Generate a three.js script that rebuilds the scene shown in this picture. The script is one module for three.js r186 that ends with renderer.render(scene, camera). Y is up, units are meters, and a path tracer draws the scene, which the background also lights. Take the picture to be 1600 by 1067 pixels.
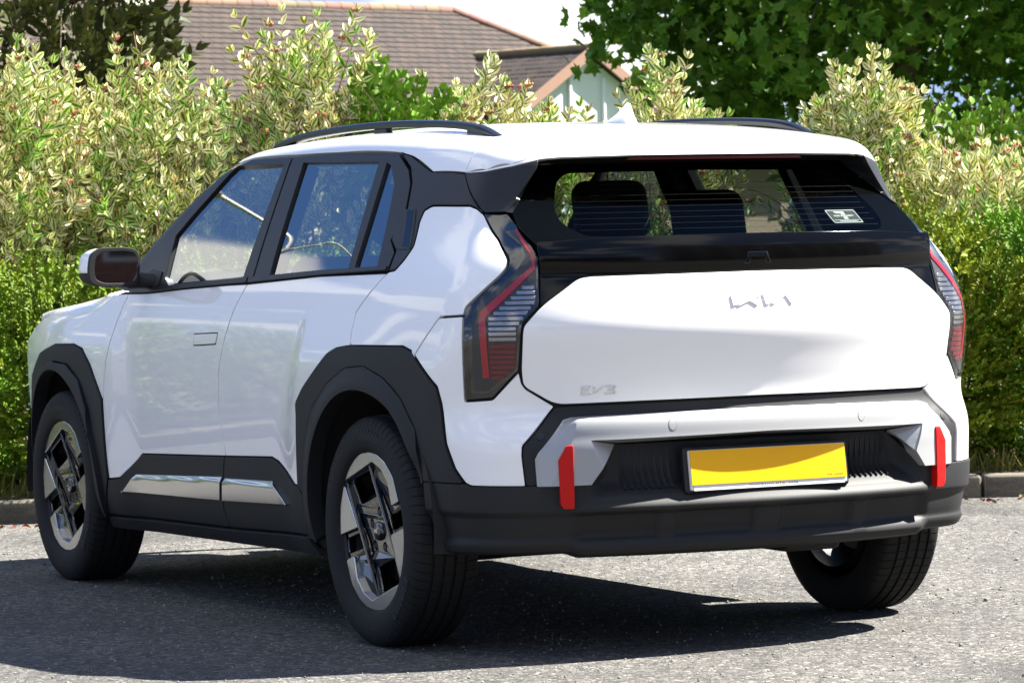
import * as THREE from 'three';
import { mergeGeometries, toCreasedNormals } from 'three/addons/utils/BufferGeometryUtils.js';
import { RoundedBoxGeometry } from 'three/addons/geometries/RoundedBoxGeometry.js';
import { TextGeometry } from 'three/addons/geometries/TextGeometry.js';
import { FontLoader } from 'three/addons/loaders/FontLoader.js';

// ---------------------------------------------------------------- camera, sky, sun, exposure
const scene = new THREE.Scene();
const camera = new THREE.PerspectiveCamera(10.53, 1024 / 682, .1, 900);
camera.position.set(-5.388, 1.2115, 9.975);
camera.rotation.order = 'YXZ';
camera.rotation.set(-.02913, -.46292, -.02347);
camera.focus = 10.9; camera.userData.fStop = 15;
const renderer = new THREE.WebGLRenderer({ antialias: true });
renderer.toneMapping = THREE.LinearToneMapping;
renderer.toneMappingExposure = 5.6;
renderer.shadowMap.enabled = true;
const SUN = new THREE.Vector3(.87, 1, .135).normalize();
const sun = new THREE.DirectionalLight(new THREE.Color(1, .955, .88), 5);
sun.position.copy(SUN).multiplyScalar(60); sun.target.position.set(0, 0, -2); sun.castShadow = true; sun.shadow.radius = 1;
sun.shadow.mapSize.set(4096, 4096);
Object.assign(sun.shadow.camera, { left: -25, right: 25, top: 25, bottom: -25, near: 1, far: 140 });
scene.add(sun, sun.target);

let seed = 7;
function rnd() { seed = (seed + 0x6D2B79F5) | 0; let t = Math.imul(seed ^ (seed >>> 15), 1 | seed); t = (t + Math.imul(t ^ (t >>> 7), 61 | t)) ^ t; return ((t ^ (t >>> 14)) >>> 0) / 4294967296; }
const rr = (a, b) => a + (b - a) * rnd();
function hash3(x, y, z) { let h = Math.imul(x, 374761393) ^ Math.imul(y, 668265263) ^ Math.imul(z, 2147483647 - 1013); h = Math.imul(h ^ (h >>> 13), 1274126177); return ((h ^ (h >>> 16)) >>> 0) / 4294967296; }
function vnoise(x, y, z = 0) {
  const X = Math.floor(x), Y = Math.floor(y), Z = Math.floor(z), q = t => t * t * (3 - 2 * t), u = q(x - X), v = q(y - Y), w = q(z - Z), m = (a, b, t) => a + (b - a) * t;
  return m(m(m(hash3(X, Y, Z), hash3(X + 1, Y, Z), u), m(hash3(X, Y + 1, Z), hash3(X + 1, Y + 1, Z), u), v), m(m(hash3(X, Y, Z + 1), hash3(X + 1, Y, Z + 1), u), m(hash3(X, Y + 1, Z + 1), hash3(X + 1, Y + 1, Z + 1), u), v), w);
}
function fbm(x, y, z = 0, o = 5) { let a = .5, s = 0, n = 0; for (let i = 0; i < o; i++) { s += a * vnoise(x, y, z); n += a; x = x * 2.03 + 11.3; y = y * 2.03 + 5.7; z = z * 2.03 + 3.1; a *= .5; } return s / n; }

{ // fair-weather sky: blue air, paler to the horizon, with broken cumulus
  const W = 2048, H = 1024, d = new Float32Array(W * H * 4);
  for (let j = 0; j < H; j++) for (let i = 0; i < W; i++) {
    const el = (j / H - .5) * Math.PI, az = (i / W - .5) * 2 * Math.PI, k = (j * W + i) * 4;
    const y = Math.sin(el), x = Math.cos(el) * Math.cos(az), z = Math.cos(el) * Math.sin(az);
    const up = Math.max(y, 0), hz = Math.exp(-up * 9);
    let r = .048 + .22 * hz, g = .13 + .225 * hz, b = .345 + .17 * hz;
    const cs = Math.max(0, x * SUN.x + y * SUN.y + z * SUN.z), glow = .12 * cs ** 60 + .03 * cs ** 4; r += glow; g += glow * .97; b += glow * .9;
    const q = 1 / (up + .16), cx = x * q * 2.6, cz = z * q * 2.6;
    let n = fbm(cx + 15.87, cz + 33.02, 0, 6) - .03 + .055 * Math.exp(-up * 7);
    const c = clamp01((n - .53) / .13), th = clamp01((n - .58) / .2), sh = fbm(cx * 2.1 + 40, cz * 2.1, 5, 4);
    const cl = .82 - .25 * th * sh + .08 * cs ** 8, a = c * c * (3 - 2 * c);
    r += (cl - r) * a; g += (cl * .995 - g) * a; b += (cl * 1.0 - b) * a;
    if (y < 0) { const f = Math.min(1, -y * 8); r += (.16 - r) * f; g += (.16 - g) * f; b += (.15 - b) * f; }
    d[k] = r * .4; d[k + 1] = g * .4; d[k + 2] = b * .4; d[k + 3] = 1;
  }
  const sky = new THREE.DataTexture(d, W, H, THREE.RGBAFormat, THREE.FloatType);
  sky.mapping = THREE.EquirectangularReflectionMapping; sky.magFilter = sky.minFilter = THREE.LinearFilter; sky.needsUpdate = true;
  scene.background = sky; scene.environment = sky;
}
function clamp01(x) { return Math.min(1, Math.max(0, x)); }
// ---------------------------------------------------------------- helpers
const taken = new Map();
function numbered(name) { const n = taken.get(name) || 0; taken.set(name, n + 1); return n ? name + '_' + String(n).padStart(3, '0') : name; }
function tag(o, label, category, group) { o.userData.label = label; o.userData.category = category; if (group) o.userData.group = group; return o; }
function thing(name, label, category, pos = [0, 0, 0], turn = 0, group) { const o = new THREE.Group(); o.name = numbered(name); o.position.set(...pos); o.rotation.y = turn; scene.add(o); return tag(o, label, category, group); }
function mesh(name, geo, mat, parent) {
  const g = Array.isArray(geo) ? mergeGeometries(geo.map(plain)) : geo, m = new THREE.Mesh(g, mat);
  m.name = name; m.castShadow = m.receiveShadow = true; if (parent) parent.add(m); return m;
}
function plain(g) { g = g.index ? g.toNonIndexed() : g; for (const k of Object.keys(g.attributes)) if (!['position', 'normal', 'uv'].includes(k)) g.deleteAttribute(k); if (!g.attributes.normal) g.computeVertexNormals(); if (!g.attributes.uv) g.setAttribute('uv', new THREE.BufferAttribute(new Float32Array(g.attributes.position.count * 2), 2)); g.morphAttributes = {}; return g; }
const std = (c, rough, o = {}) => new THREE.MeshStandardMaterial({ color: Array.isArray(c) ? new THREE.Color().setRGB(...c) : c, roughness: rough, ...o });
const phy = (c, rough, o = {}) => new THREE.MeshPhysicalMaterial({ color: new THREE.Color().setRGB(...c), roughness: rough, ...o });
function canvasTex(w, h, draw, color = true) { const c = document.createElement('canvas'); c.width = w; c.height = h; draw(c.getContext('2d'), w, h); const t = new THREE.CanvasTexture(c); if (color) t.colorSpace = THREE.SRGBColorSpace; t.wrapS = t.wrapT = THREE.RepeatWrapping; return t; }
function noiseTex(n, fn, srgb = false, rx = 1, ry = 1) { const d = new Uint8Array(n * n * 4); for (let j = 0; j < n; j++) for (let i = 0; i < n; i++) { const v = fn(i / n, j / n, i, j), k = (j * n + i) * 4, a = Array.isArray(v) ? v : [v, v, v]; d[k] = 255 * clamp01(a[0]); d[k + 1] = 255 * clamp01(a[1]); d[k + 2] = 255 * clamp01(a[2]); d[k + 3] = 255; } const t = new THREE.DataTexture(d, n, n); t.wrapS = t.wrapT = THREE.RepeatWrapping; t.magFilter = THREE.LinearFilter; t.minFilter = THREE.LinearMipmapLinearFilter; t.generateMipmaps = true; t.repeat.set(rx, ry); if (srgb) t.colorSpace = THREE.SRGBColorSpace; t.needsUpdate = true; return t; }
function tube(pts, rad, seg = 8, n = 0) {    // tapered tube: rad is a number or a function of 0..1
  const c = new THREE.CatmullRomCurve3(pts.map(p => new THREE.Vector3(...p))), N = n || pts.length * 4, g = new THREE.TubeGeometry(c, N, 1, seg, false), P = g.attributes.position, q = new THREE.Vector3();
  for (let i = 0; i <= N; i++) { const t = i / N; c.getPointAt(t, q); const r = typeof rad === 'function' ? rad(t) : rad; for (let j = 0; j <= seg; j++) { const k = i * (seg + 1) + j; P.setXYZ(k, q.x + (P.getX(k) - q.x) * r, q.y + (P.getY(k) - q.y) * r, q.z + (P.getZ(k) - q.z) * r); } }
  g.computeVertexNormals(); return g;
}
function rbox(w, h, d, r, x = 0, y = 0, z = 0) { const g = new RoundedBoxGeometry(w, h, d, 3, Math.min(r, w / 2.01, h / 2.01, d / 2.01)); g.translate(x, y, z); return g; }
function ruled(A, B) {                        // strip between two point rows
  const v = [], n = Math.min(A.length, B.length);
  for (let i = 0; i < n - 1; i++) v.push(...A[i], ...B[i], ...A[i + 1], ...A[i + 1], ...B[i], ...B[i + 1]);
  const g = new THREE.BufferGeometry(); g.setAttribute('position', new THREE.Float32BufferAttribute(v, 3)); g.computeVertexNormals(); return g;
}
function mirrorX(g) { g = plain(g.clone()); const P = g.attributes.position, N = g.attributes.normal, U = g.attributes.uv; for (let i = 0; i < P.count; i += 3) { for (const A of [P, N]) { const a = [0, 1, 2].map(k => [-A.getX(i + k), A.getY(i + k), A.getZ(i + k)]); A.setXYZ(i, ...a[0]); A.setXYZ(i + 1, ...a[2]); A.setXYZ(i + 2, ...a[1]); } const u = [U.getX(i + 1), U.getY(i + 1)]; U.setXY(i + 1, U.getX(i + 2), U.getY(i + 2)); U.setXY(i + 2, ...u); } return g; }
// ---------------------------------------------------------------- car body skin: one smooth closed surface f(x,y,z)=0 that all body panels are cut from
function spline(pts) {                       // natural cubic spline through [t, v] pairs
  const n = pts.length, t = pts.map(p => p[0]), v = pts.map(p => p[1]), m = new Array(n).fill(0), c = new Array(n).fill(0), d = new Array(n).fill(0);
  for (let i = 1; i < n - 1; i++) {
    const h0 = t[i] - t[i - 1], h1 = t[i + 1] - t[i], r = 6 * ((v[i + 1] - v[i]) / h1 - (v[i] - v[i - 1]) / h0);
    const b = 2 * (h0 + h1) - h0 * c[i - 1]; c[i] = h1 / b; d[i] = (r - h0 * d[i - 1]) / b;
  }
  for (let i = n - 2; i > 0; i--) m[i] = d[i] - c[i] * m[i + 1];
  return x => {
    if (x <= t[0]) { const h = t[1] - t[0]; return v[0] + (x - t[0]) * ((v[1] - v[0]) / h - h * m[1] / 6); }
    if (x >= t[n - 1]) { const h = t[n - 1] - t[n - 2]; return v[n - 1] + (x - t[n - 1]) * ((v[n - 1] - v[n - 2]) / h + h * m[n - 2] / 6); }
    let i = 0; while (x > t[i + 1]) i++;
    const h = t[i + 1] - t[i], a = (t[i + 1] - x) / h, b = (x - t[i]) / h;
    return a * v[i] + b * v[i + 1] + ((a * a * a - a) * m[i] + (b * b * b - b) * m[i + 1]) * h * h / 6;
  };
}
const clamp = (x, a = 0, b = 1) => Math.min(b, Math.max(a, x));
const sstep = (a, b, x) => { const t = clamp((x - a) / (b - a)); return t * t * t * (t * (6 * t - 15) + 10); };
const smax = (a, b, k) => { const h = Math.max(k - Math.abs(a - b), 0) / k; return Math.max(a, b) + h * h * k * .25; };
const wBase = spline([[.12, .735], [.2, .795], [.28, .842], [.38, .867], [.5, .879], [.65, .887], [.8, .891], [.92, .888], [1.0, .879], [1.06, .864], [1.1, .849], [1.16, .826], [1.3, .768], [1.45, .703], [1.55, .66]]);
const zRear = spline([[.14, .52], [.2, .62], [.26, .715], [.33, .785], [.4, .81], [.48, .818], [.56, .817], [.64, .806], [.695, .774], [.745, .769], [.8, .7785], [.86, .7905], [.93, .803], [1.02, .789], [1.1, .768], [1.16, .735], [1.22, .662], [1.27, .605], [1.33, .575], [1.42, .557], [1.6, .53]]);
const yRoof = spline([[-3.9, .74], [-3.6, .87], [-3.35, .945], [-3.0, 1.005], [-2.7, 1.045], [-2.5, 1.075], [-2.3, 1.115], [-2.0, 1.266], [-1.75, 1.415], [-1.55, 1.507], [-1.3, 1.545], [-1.0, 1.557], [-.7, 1.562], [-.4, 1.558], [-.1, 1.545], [.2, 1.522], [.5, 1.48], [.8, 1.43]]);
const bow = x => .19 * x * x + .12 * x ** 4;
function halfW(z, y) {
  let w = wBase(y);
  w -= .05 * clamp((z + .1) / .8, 0, 1.5) ** 2;                                   // plan taper to the rear
  w -= .075 * sstep(1.02, 1.3, y) * clamp((z + .5) / 1.1, 0, 1.5) ** 2;
  w -= .16 * clamp((-2.5 - z) / 1.0, 0, 1.5) ** 2;                                // and to the nose
  const lo = clamp((1.04 - y) / .42);                                            // flared wings, fading out below the belt line
  const A = .026 * (1 - sstep(.78, 1.05, y));
  w += A * sstep(-.47 - .27 * lo, -.40 - .05 * lo, z) * (1 - .6 * sstep(-.15, .35, z));
  w += A * .9 * sstep(-1.93 + .02 * lo, -2.16 - .05 * lo, z);
  return w;
}
const roofH = (x, z) => yRoof(z) - (.05 * x * x + .11 * x ** 4) * sstep(-3.6, -1.6, z) - .035 * x * x * (1 - sstep(-3.2, -1.6, z));
function fBody(x, y, z) {
  x = Math.abs(x);
  const side = x - halfW(z, y), rear = (z - (zRear(y) - bow(x))) * .95, top = (y - roofH(x, z)) * .9;
  const front = (-3.5 + .16 * x * x + .12 * x ** 4 + .25 * (y - .6) ** 2) - z;
  return smax(smax(smax(side, rear, .13), top, .055), front, .12);
}
const XP = .5, ZP = .2, SK = .5, S0 = ZP + SK * Math.PI / 2, SC = S0 + XP;         // s: z along the side, then round the corner, then across the tail; SC is the centre line
function skinRay(s) {                        // left half only
  if (s <= ZP) return [0, s, -1, 0];
  if (s < S0) { const a = (s - ZP) / SK; return [-XP, ZP, -Math.cos(a), Math.sin(a)]; }
  return [-(SC - s), 0, 0, 1];
}
function solve(ox, oy, oz, dx, dy, dz, lo, hi) {
  for (let i = 0; i < 44; i++) { const m = (lo + hi) / 2; if (fBody(ox + dx * m, oy + dy * m, oz + dz * m) < 0) lo = m; else hi = m; }
  return (lo + hi) / 2;
}
function gradBody(p) {
  const e = 2e-4, g = [fBody(p[0] + e, p[1], p[2]) - fBody(p[0] - e, p[1], p[2]), fBody(p[0], p[1] + e, p[2]) - fBody(p[0], p[1] - e, p[2]), fBody(p[0], p[1], p[2] + e) - fBody(p[0], p[1], p[2] - e)];
  const l = Math.hypot(...g); return g.map(v => v / l);
}
function skin(s, y) {                        // -> [point, normal]
  const m = s > SC ? -1 : 1; if (m < 0) s = 2 * SC - s;
  const [ox, oz, dx, dz] = skinRay(s), t = solve(ox, y, oz, dx, 0, dz, 0, 1.4);
  const p = [ox + dx * t, y, oz + dz * t], n = gradBody(p);
  return [[m * p[0], p[1], p[2]], [m * n[0], n[1], n[2]]];
}
function roofSkin(x, z) { const y = solve(x, .6, z, 0, 1, 0, 0, 1.2) + .6, p = [x, y, z]; return [p, gradBody(p)]; }
function toSkin(p) {                         // point on the left half -> s
  if (p[2] <= ZP) return p[2];
  const a = Math.atan2(p[2] - ZP, -(p[0] + XP));
  return a < Math.PI / 2 && p[0] < -XP ? ZP + SK * a : SC - (-p[0]);
}
// ---------------------------------------------------------------- panels: pieces of a surface cut out by outlines in its own coordinates, with rolled edges and depth
const area2 = p => { let a = 0; for (let i = 0; i < p.length; i++) { const q = p[(i + 1) % p.length]; a += p[i][0] * q[1] - q[0] * p[i][1]; } return a / 2; };
function fillet(p, r) {
  if (!r) return p; const out = [], n = p.length;
  for (let i = 0; i < n; i++) {
    const a = p[(i + n - 1) % n], b = p[i], c = p[(i + 1) % n], la = Math.hypot(a[0] - b[0], a[1] - b[1]), lc = Math.hypot(c[0] - b[0], c[1] - b[1]);
    const d = Math.min(r, la * .45, lc * .45), s = [b[0] + (a[0] - b[0]) * d / la, b[1] + (a[1] - b[1]) * d / la], e = [b[0] + (c[0] - b[0]) * d / lc, b[1] + (c[1] - b[1]) * d / lc];
    for (let k = 0; k <= 4; k++) { const t = k / 4; out.push([(1 - t) ** 2 * s[0] + 2 * t * (1 - t) * b[0] + t * t * e[0], (1 - t) ** 2 * s[1] + 2 * t * (1 - t) * b[1] + t * t * e[1]]); }
  } return out;
}
function dense(p, step) { const out = []; for (let i = 0; i < p.length; i++) { const a = p[i], b = p[(i + 1) % p.length], l = Math.hypot(b[0] - a[0], b[1] - a[1]); if (l < 1e-6) continue; const n = Math.max(1, Math.ceil(l / step)); for (let k = 0; k < n; k++) out.push([a[0] + (b[0] - a[0]) * k / n, a[1] + (b[1] - a[1]) * k / n]); } return out; }
function inset(p, d) {                        // p counter-clockwise: moves inwards
  const n = p.length; return p.map((b, i) => { const a = p[(i + n - 1) % n], c = p[(i + 1) % n]; let n1 = [-(b[1] - a[1]), b[0] - a[0]], n2 = [-(c[1] - b[1]), c[0] - b[0]]; const l1 = Math.hypot(...n1), l2 = Math.hypot(...n2); n1 = n1.map(v => v / l1); n2 = n2.map(v => v / l2); let m = [n1[0] + n2[0], n1[1] + n2[1]], l = Math.hypot(...m) || 1; const k = d / Math.max(.5, l / 2); return [b[0] + m[0] / l * k, b[1] + m[1] / l * k]; });
}
function clipRect(p, x0, y0, x1, y1) {
  for (const [ax, v, s] of [[0, x0, 1], [0, x1, -1], [1, y0, 1], [1, y1, -1]]) {
    const o = []; for (let i = 0; i < p.length; i++) { const a = p[i], b = p[(i + 1) % p.length], da = (a[ax] - v) * s, db = (b[ax] - v) * s; if (da >= 0) o.push(a); if ((da >= 0) !== (db >= 0)) { const t = da / (da - db); o.push([a[0] + (b[0] - a[0]) * t, a[1] + (b[1] - a[1]) * t]); } }
    p = o; if (p.length < 3) return [];
  } return p;
}
const inside = (p, x, y) => { let c = false; for (let i = 0, j = p.length - 1; i < p.length; j = i++) { const a = p[i], b = p[j]; if ((a[1] > y) !== (b[1] > y) && x < (b[0] - a[0]) * (y - a[1]) / (b[1] - a[1]) + a[0]) c = !c; } return c; };
function panel(rings, o = {}) {
  const { map = skin, off = 0, grid = .03, gap = .004, depth = .014, round = 0, roll = .0016, step = .012 } = o;
  if (typeof rings[0][0] === 'number') rings = [rings];
  const R = rings.map((p, i) => { p = fillet(p, round); if ((area2(p) > 0) !== (i === 0)) p = p.slice().reverse(); p = dense(p, step); return gap ? inset(p, gap) : p; });
  const cache = new Map(), fn = typeof off === 'function';
  const ev = (u, v) => {
    const k = Math.round(u * 1e5) + ',' + Math.round(v * 1e5); let r = cache.get(k); if (r) return r;
    const at = (a, b) => { const [p, n] = map(a, b), d = fn ? off(a, b) : off; return [[p[0] + n[0] * d, p[1] + n[1] * d, p[2] + n[2] * d], n]; };
    let [p, n] = at(u, v);
    if (fn) { const e = .0025, a = at(u + e, v)[0], b = at(u - e, v)[0], c = at(u, v + e)[0], d = at(u, v - e)[0], x = [a[0] - b[0], a[1] - b[1], a[2] - b[2]], y = [c[0] - d[0], c[1] - d[1], c[2] - d[2]]; let m = [x[1] * y[2] - x[2] * y[1], x[2] * y[0] - x[0] * y[2], x[0] * y[1] - x[1] * y[0]]; const l = Math.hypot(...m) * Math.sign(m[0] * n[0] + m[1] * n[1] + m[2] * n[2]); if (l) n = m.map(q => q / l); }
    r = [p, n]; cache.set(k, r); return r;
  };
  let key = R[0]; for (const h of R.slice(1)) { let bi = 0, bj = 0, bd = 1e9; key.forEach((a, i) => h.forEach((b, j) => { const d = (a[0] - b[0]) ** 2 + (a[1] - b[1]) ** 2; if (d < bd) { bd = d; bi = i; bj = j; } })); key = [...key.slice(0, bi + 1), ...h.slice(bj), ...h.slice(0, bj + 1), ...key.slice(bi)]; }
  let x0 = 1e9, y0 = 1e9, x1 = -1e9, y1 = -1e9; for (const q of R[0]) { x0 = Math.min(x0, q[0]); x1 = Math.max(x1, q[0]); y0 = Math.min(y0, q[1]); y1 = Math.max(y1, q[1]); }
  const gx = Array.isArray(grid) ? grid[0] : grid, gy = Array.isArray(grid) ? grid[1] : grid, nx = Math.max(1, Math.ceil((x1 - x0) / gx)), ny = Math.max(1, Math.ceil((y1 - y0) / gy)), dx = (x1 - x0) / nx, dy = (y1 - y0) / ny;
  const touched = new Set(); for (const r of R) for (let i = 0; i < r.length; i++) { const a = r[i], b = r[(i + 1) % r.length], n = Math.ceil(Math.hypot(b[0] - a[0], b[1] - a[1]) / .001) + 1; for (let k = 0; k <= n; k++) touched.add(Math.min(nx - 1, Math.max(0, Math.floor((a[0] + (b[0] - a[0]) * k / n - x0) / dx))) + ',' + Math.min(ny - 1, Math.max(0, Math.floor((a[1] + (b[1] - a[1]) * k / n - y0) / dy)))); }
  const P = [], N = [], U = []; let flip = null;
  const tri = (a, b, c) => {
    const A = ev(...a), B = ev(...b), C = ev(...c), e1 = [0, 1, 2].map(k => B[0][k] - A[0][k]), e2 = [0, 1, 2].map(k => C[0][k] - A[0][k]);
    const g = [e1[1] * e2[2] - e1[2] * e2[1], e1[2] * e2[0] - e1[0] * e2[2], e1[0] * e2[1] - e1[1] * e2[0]]; if (Math.hypot(...g) < 1e-10) return;
    const s = g[0] * A[1][0] + g[1] * A[1][1] + g[2] * A[1][2] > 0; for (const q of s ? [[a, A], [b, B], [c, C]] : [[a, A], [c, C], [b, B]]) { P.push(...q[1][0]); N.push(...q[1][1]); U.push(...q[0]); }
  };
  for (let i = 0; i < nx; i++) for (let j = 0; j < ny; j++) {
    const a = x0 + i * dx, b = y0 + j * dy, c = a + dx, d = b + dy;
    if (!touched.has(i + ',' + j)) { let inn = false; for (const r of R) if (inside(r, a + dx / 2, b + dy / 2)) inn = !inn; if (inn) { tri([a, b], [c, b], [c, d]); tri([a, b], [c, d], [a, d]); } }
    else { const q = clipRect(key, a, b, c, d); if (q.length < 3) continue; const v = q.map(t => new THREE.Vector2(...t)); for (const f of THREE.ShapeUtils.triangulateShape(v, [])) tri(q[f[0]], q[f[1]], q[f[2]]); }
  }
  if (depth) for (const r of R) {              // rolled edge and side wall
    const n = r.length, E = r.map(q => ev(...q)), rows = [];
    for (let i = 0; i < n; i++) { const a = E[(i + n - 1) % n][0], b = E[(i + 1) % n][0], N0 = E[i][1], t = [b[0] - a[0], b[1] - a[1], b[2] - a[2]]; let o1 = [t[1] * N0[2] - t[2] * N0[1], t[2] * N0[0] - t[0] * N0[2], t[0] * N0[1] - t[1] * N0[0]]; const l = Math.hypot(...o1) || 1; o1 = o1.map(v => v / l); rows.push([E[i][0], N0, o1]); }
    // which way is out: compare with the panel's own outline
    const k0 = Math.floor(n / 3), q = r[k0], q1 = r[(k0 + 1) % n], nrm = [(q1[1] - q[1]), -(q1[0] - q[0])], tst = ev(q[0] + nrm[0] * .05, q[1] + nrm[1] * .05)[0], pp = rows[k0][0], o0 = rows[k0][2]; const sgn = (tst[0] - pp[0]) * o0[0] + (tst[1] - pp[1]) * o0[1] + (tst[2] - pp[2]) * o0[2] > 0 ? 1 : -1;
    const ring = rows.map(([p, m, o1]) => { const o2 = o1.map(v => v * sgn), w = gap ? roll : 0; return [[p, m], [[0, 1, 2].map(k => p[k] + o2[k] * w * .7 - m[k] * w * .3), [0, 1, 2].map(k => (m[k] + o2[k]) * .7071)], [[0, 1, 2].map(k => p[k] + o2[k] * w - m[k] * w), o2], [[0, 1, 2].map(k => p[k] + o2[k] * w - m[k] * depth), o2]]; });
    for (let i = 0; i < n; i++) for (let k = 0; k < 3; k++) { const A = ring[i], B = ring[(i + 1) % n]; for (const f of [[A[k], A[k + 1], B[k]], [B[k], A[k + 1], B[k + 1]]]) { const [a, b, c] = f.map(t => t[0]), e1 = [0, 1, 2].map(t => b[t] - a[t]), e2 = [0, 1, 2].map(t => c[t] - a[t]), g = [e1[1] * e2[2] - e1[2] * e2[1], e1[2] * e2[0] - e1[0] * e2[2], e1[0] * e2[1] - e1[1] * e2[0]], s = g[0] * f[0][1][0] + g[1] * f[0][1][1] + g[2] * f[0][1][2] >= 0; for (const t of s ? f : [f[0], f[2], f[1]]) { P.push(...t[0]); N.push(...t[1]); U.push(0, 0); } } }
  }
  const g = new THREE.BufferGeometry(); g.setAttribute('position', new THREE.Float32BufferAttribute(P, 3)); g.setAttribute('normal', new THREE.Float32BufferAttribute(N, 3)); g.setAttribute('uv', new THREE.Float32BufferAttribute(U, 2)); return g;
}
const sym = p => [...p, ...p.slice().reverse().filter(q => Math.abs(q[0] - SC) > 1e-4).map(q => [2 * SC - q[0], q[1]])];
const arc = (cz, cy, r, a0, a1, n = 24) => Array.from({ length: n + 1 }, (_, i) => { const a = (a0 + (a1 - a0) * i / n) * Math.PI / 180; return [cz + r * Math.cos(a), cy + r * Math.sin(a)]; });
// ---------------------------------------------------------------- the car
const fleck = noiseTex(256, () => .35 + .3 * rnd()); 
const M = {
  white: phy([.86, .852, .835], .38, { clearcoat: 1, clearcoatRoughness: .015 }),
  plastic: phy([.014, .0145, .0155], .6, { specularIntensity: .6, bumpMap: fleck, bumpScale: .0004 }),
  satin: phy([.013, .0135, .0145], .42, { specularIntensity: .7 }), gloss: phy([.002, .002, .0025], .12, { clearcoat: 1, clearcoatRoughness: .01 }), dark: std([.012, .012, .012], .8), rubberSeal: std([.012, .012, .013], .6),
  silver: phy([.32, .325, .33], .4, { metalness: .2, clearcoat: .4, clearcoatRoughness: .15 }), machined: std([.48, .49, .5], .26, { metalness: 1 }), brightTrim: std([.55, .56, .58], .2, { metalness: 1 }),
  glassSide: phy([.45, .5, .48], 0, { transmission: 1, thickness: 0, ior: 3.1 }), glassPriv: phy([.5, .55, .53], 0, { transmission: 1, thickness: 0, ior: 3.2 }), glassRear: phy([.48, .52, .5], 0, { transmission: 1, thickness: 0, ior: 1.4, specularIntensity: .2 }), glassFront: phy([.8, .85, .83], 0, { transmission: 1, thickness: 0, ior: 1.52 }),
  lampRed: phy([.3, .004, .012], .3), lampDeep: phy([.12, .002, .006], .3), lampClear: phy([.28, .285, .3], .2, { metalness: .8 }), lens: phy([.97, .97, .98], 0, { transmission: 1, thickness: 0, ior: 1.35 }), reflector: phy([.5, .004, .003], .45, { specularIntensity: .5, bumpMap: noiseTex(128, (u, v) => .5 + .5 * Math.sin(u * 6.283 * 24) * Math.sin(v * 6.283 * 24)), bumpScale: .0006 }),
  tyre: phy([.0095, .0095, .0095], .75, { specularIntensity: .6 }), tyreTread: std([.02, .019, .018], .86), chrome: std([.75, .76, .78], .12, { metalness: 1 }), emblem: phy([.74, .745, .75], .3, { clearcoat: 1 }), badge: std([.7, .71, .73], .25, { metalness: .9 }), fabric: std([.009, .009, .0095], .9), cabin: std([.009, .009, .0095], .8), headliner: std([.06, .06, .06], .9), steel: std([.09, .09, .09], .5, { metalness: .7 }), mirrorGlass: std([.32, .34, .36], .02, { metalness: 1 }), yellowTag: std([.6, .5, .05], .5),
};
const CZ = -1.34;
const car = thing('parked_car', 'white compact electric SUV with black cladding parked on the tarmac, seen from behind', 'car', [0, 0, CZ]);
const put = (name, geo, mat, parent = car) => { let g = Array.isArray(geo) ? mergeGeometries(geo.map(plain)) : plain(geo); if (parent.userData.local) { const q = parent.userData.local; g = g.clone(); g.translate(-q[0], -q[1], -q[2]); } else { g = g.clone(); g.translate(0, 0, -CZ); } return mesh(name, g, mat, parent); };
const both = (name, geo, mat, parents = [car, car]) => { const g = Array.isArray(geo) ? mergeGeometries(geo.map(plain)) : plain(geo); return [put(name, g, mat, parents[0]), put(name, mirrorX(g), mat, parents[1])]; };

// outlines, as (distance along the body, height) in metres
const archRear = [[-.479, .675], [-.48, .709], [-.419, .758], [-.235, .866], [-.181, .881], [-.081, .89], [.264, .893], [.336, .879], [.495, .779], [.512, .731], [.532, .616], [.566, .546], [.6, .507]];
const ridgeRear = [[-.47, .425], [-.426, .581], [-.357, .689], [-.229, .772], [-.088, .823], [.034, .83], [.145, .8], [.264, .739], [.357, .655], [.379, .575], [.388, .504]];
const archFront = [[-2.21, .389], [-2.201, .665], [-2.311, .788], [-2.391, .841], [-2.48, .855], [-2.695, .851], [-2.892, .819], [-3.06, .735], [-3.13, .6], [-3.13, .42], [-3.08, .3]];
const ridgeFront = [[-2.305, .262], [-2.303, .45], [-2.336, .631], [-2.413, .731], [-2.53, .783], [-2.692, .79], [-2.87, .75], [-3.02, .65], [-3.09, .5], [-3.08, .3]];
const seamFD = [[-2.02, 1.036], [-2.062, .984], [-2.094, .931], [-2.131, .85], [-2.164, .782], [-2.187, .706], [-2.201, .665]];
const seamDD = [[-.976, 1.071], [-1.057, .978], [-1.132, .868], [-1.175, .778], [-1.185, .666], [-1.168, .579], [-1.151, .513]];
const seamRD = [[-.081, .89], [-.093, .926], [-.088, .988], [-.029, 1.037], [.057, 1.104]];
const fBelt = [[-2.02, 1.036], [-1.838, 1.038], [-1.506, 1.054], [-1.124, 1.068], [-.976, 1.071]], rBelt = [[-.976, 1.071], [-.415, 1.096], [.057, 1.106]];
const cEdge = [[.063, 1.108], [.101, 1.112], [.129, 1.142], [.146, 1.179], [.117, 1.25], [.12, 1.285], [.156, 1.298], [.511, 1.294], [.567, 1.285], [.613, 1.268]];
const quarterEdge = [...cEdge, [.701, 1.195], [.737, 1.141], [.735, 1.118], [.716, 1.096], [.607, 1.005]];

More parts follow.
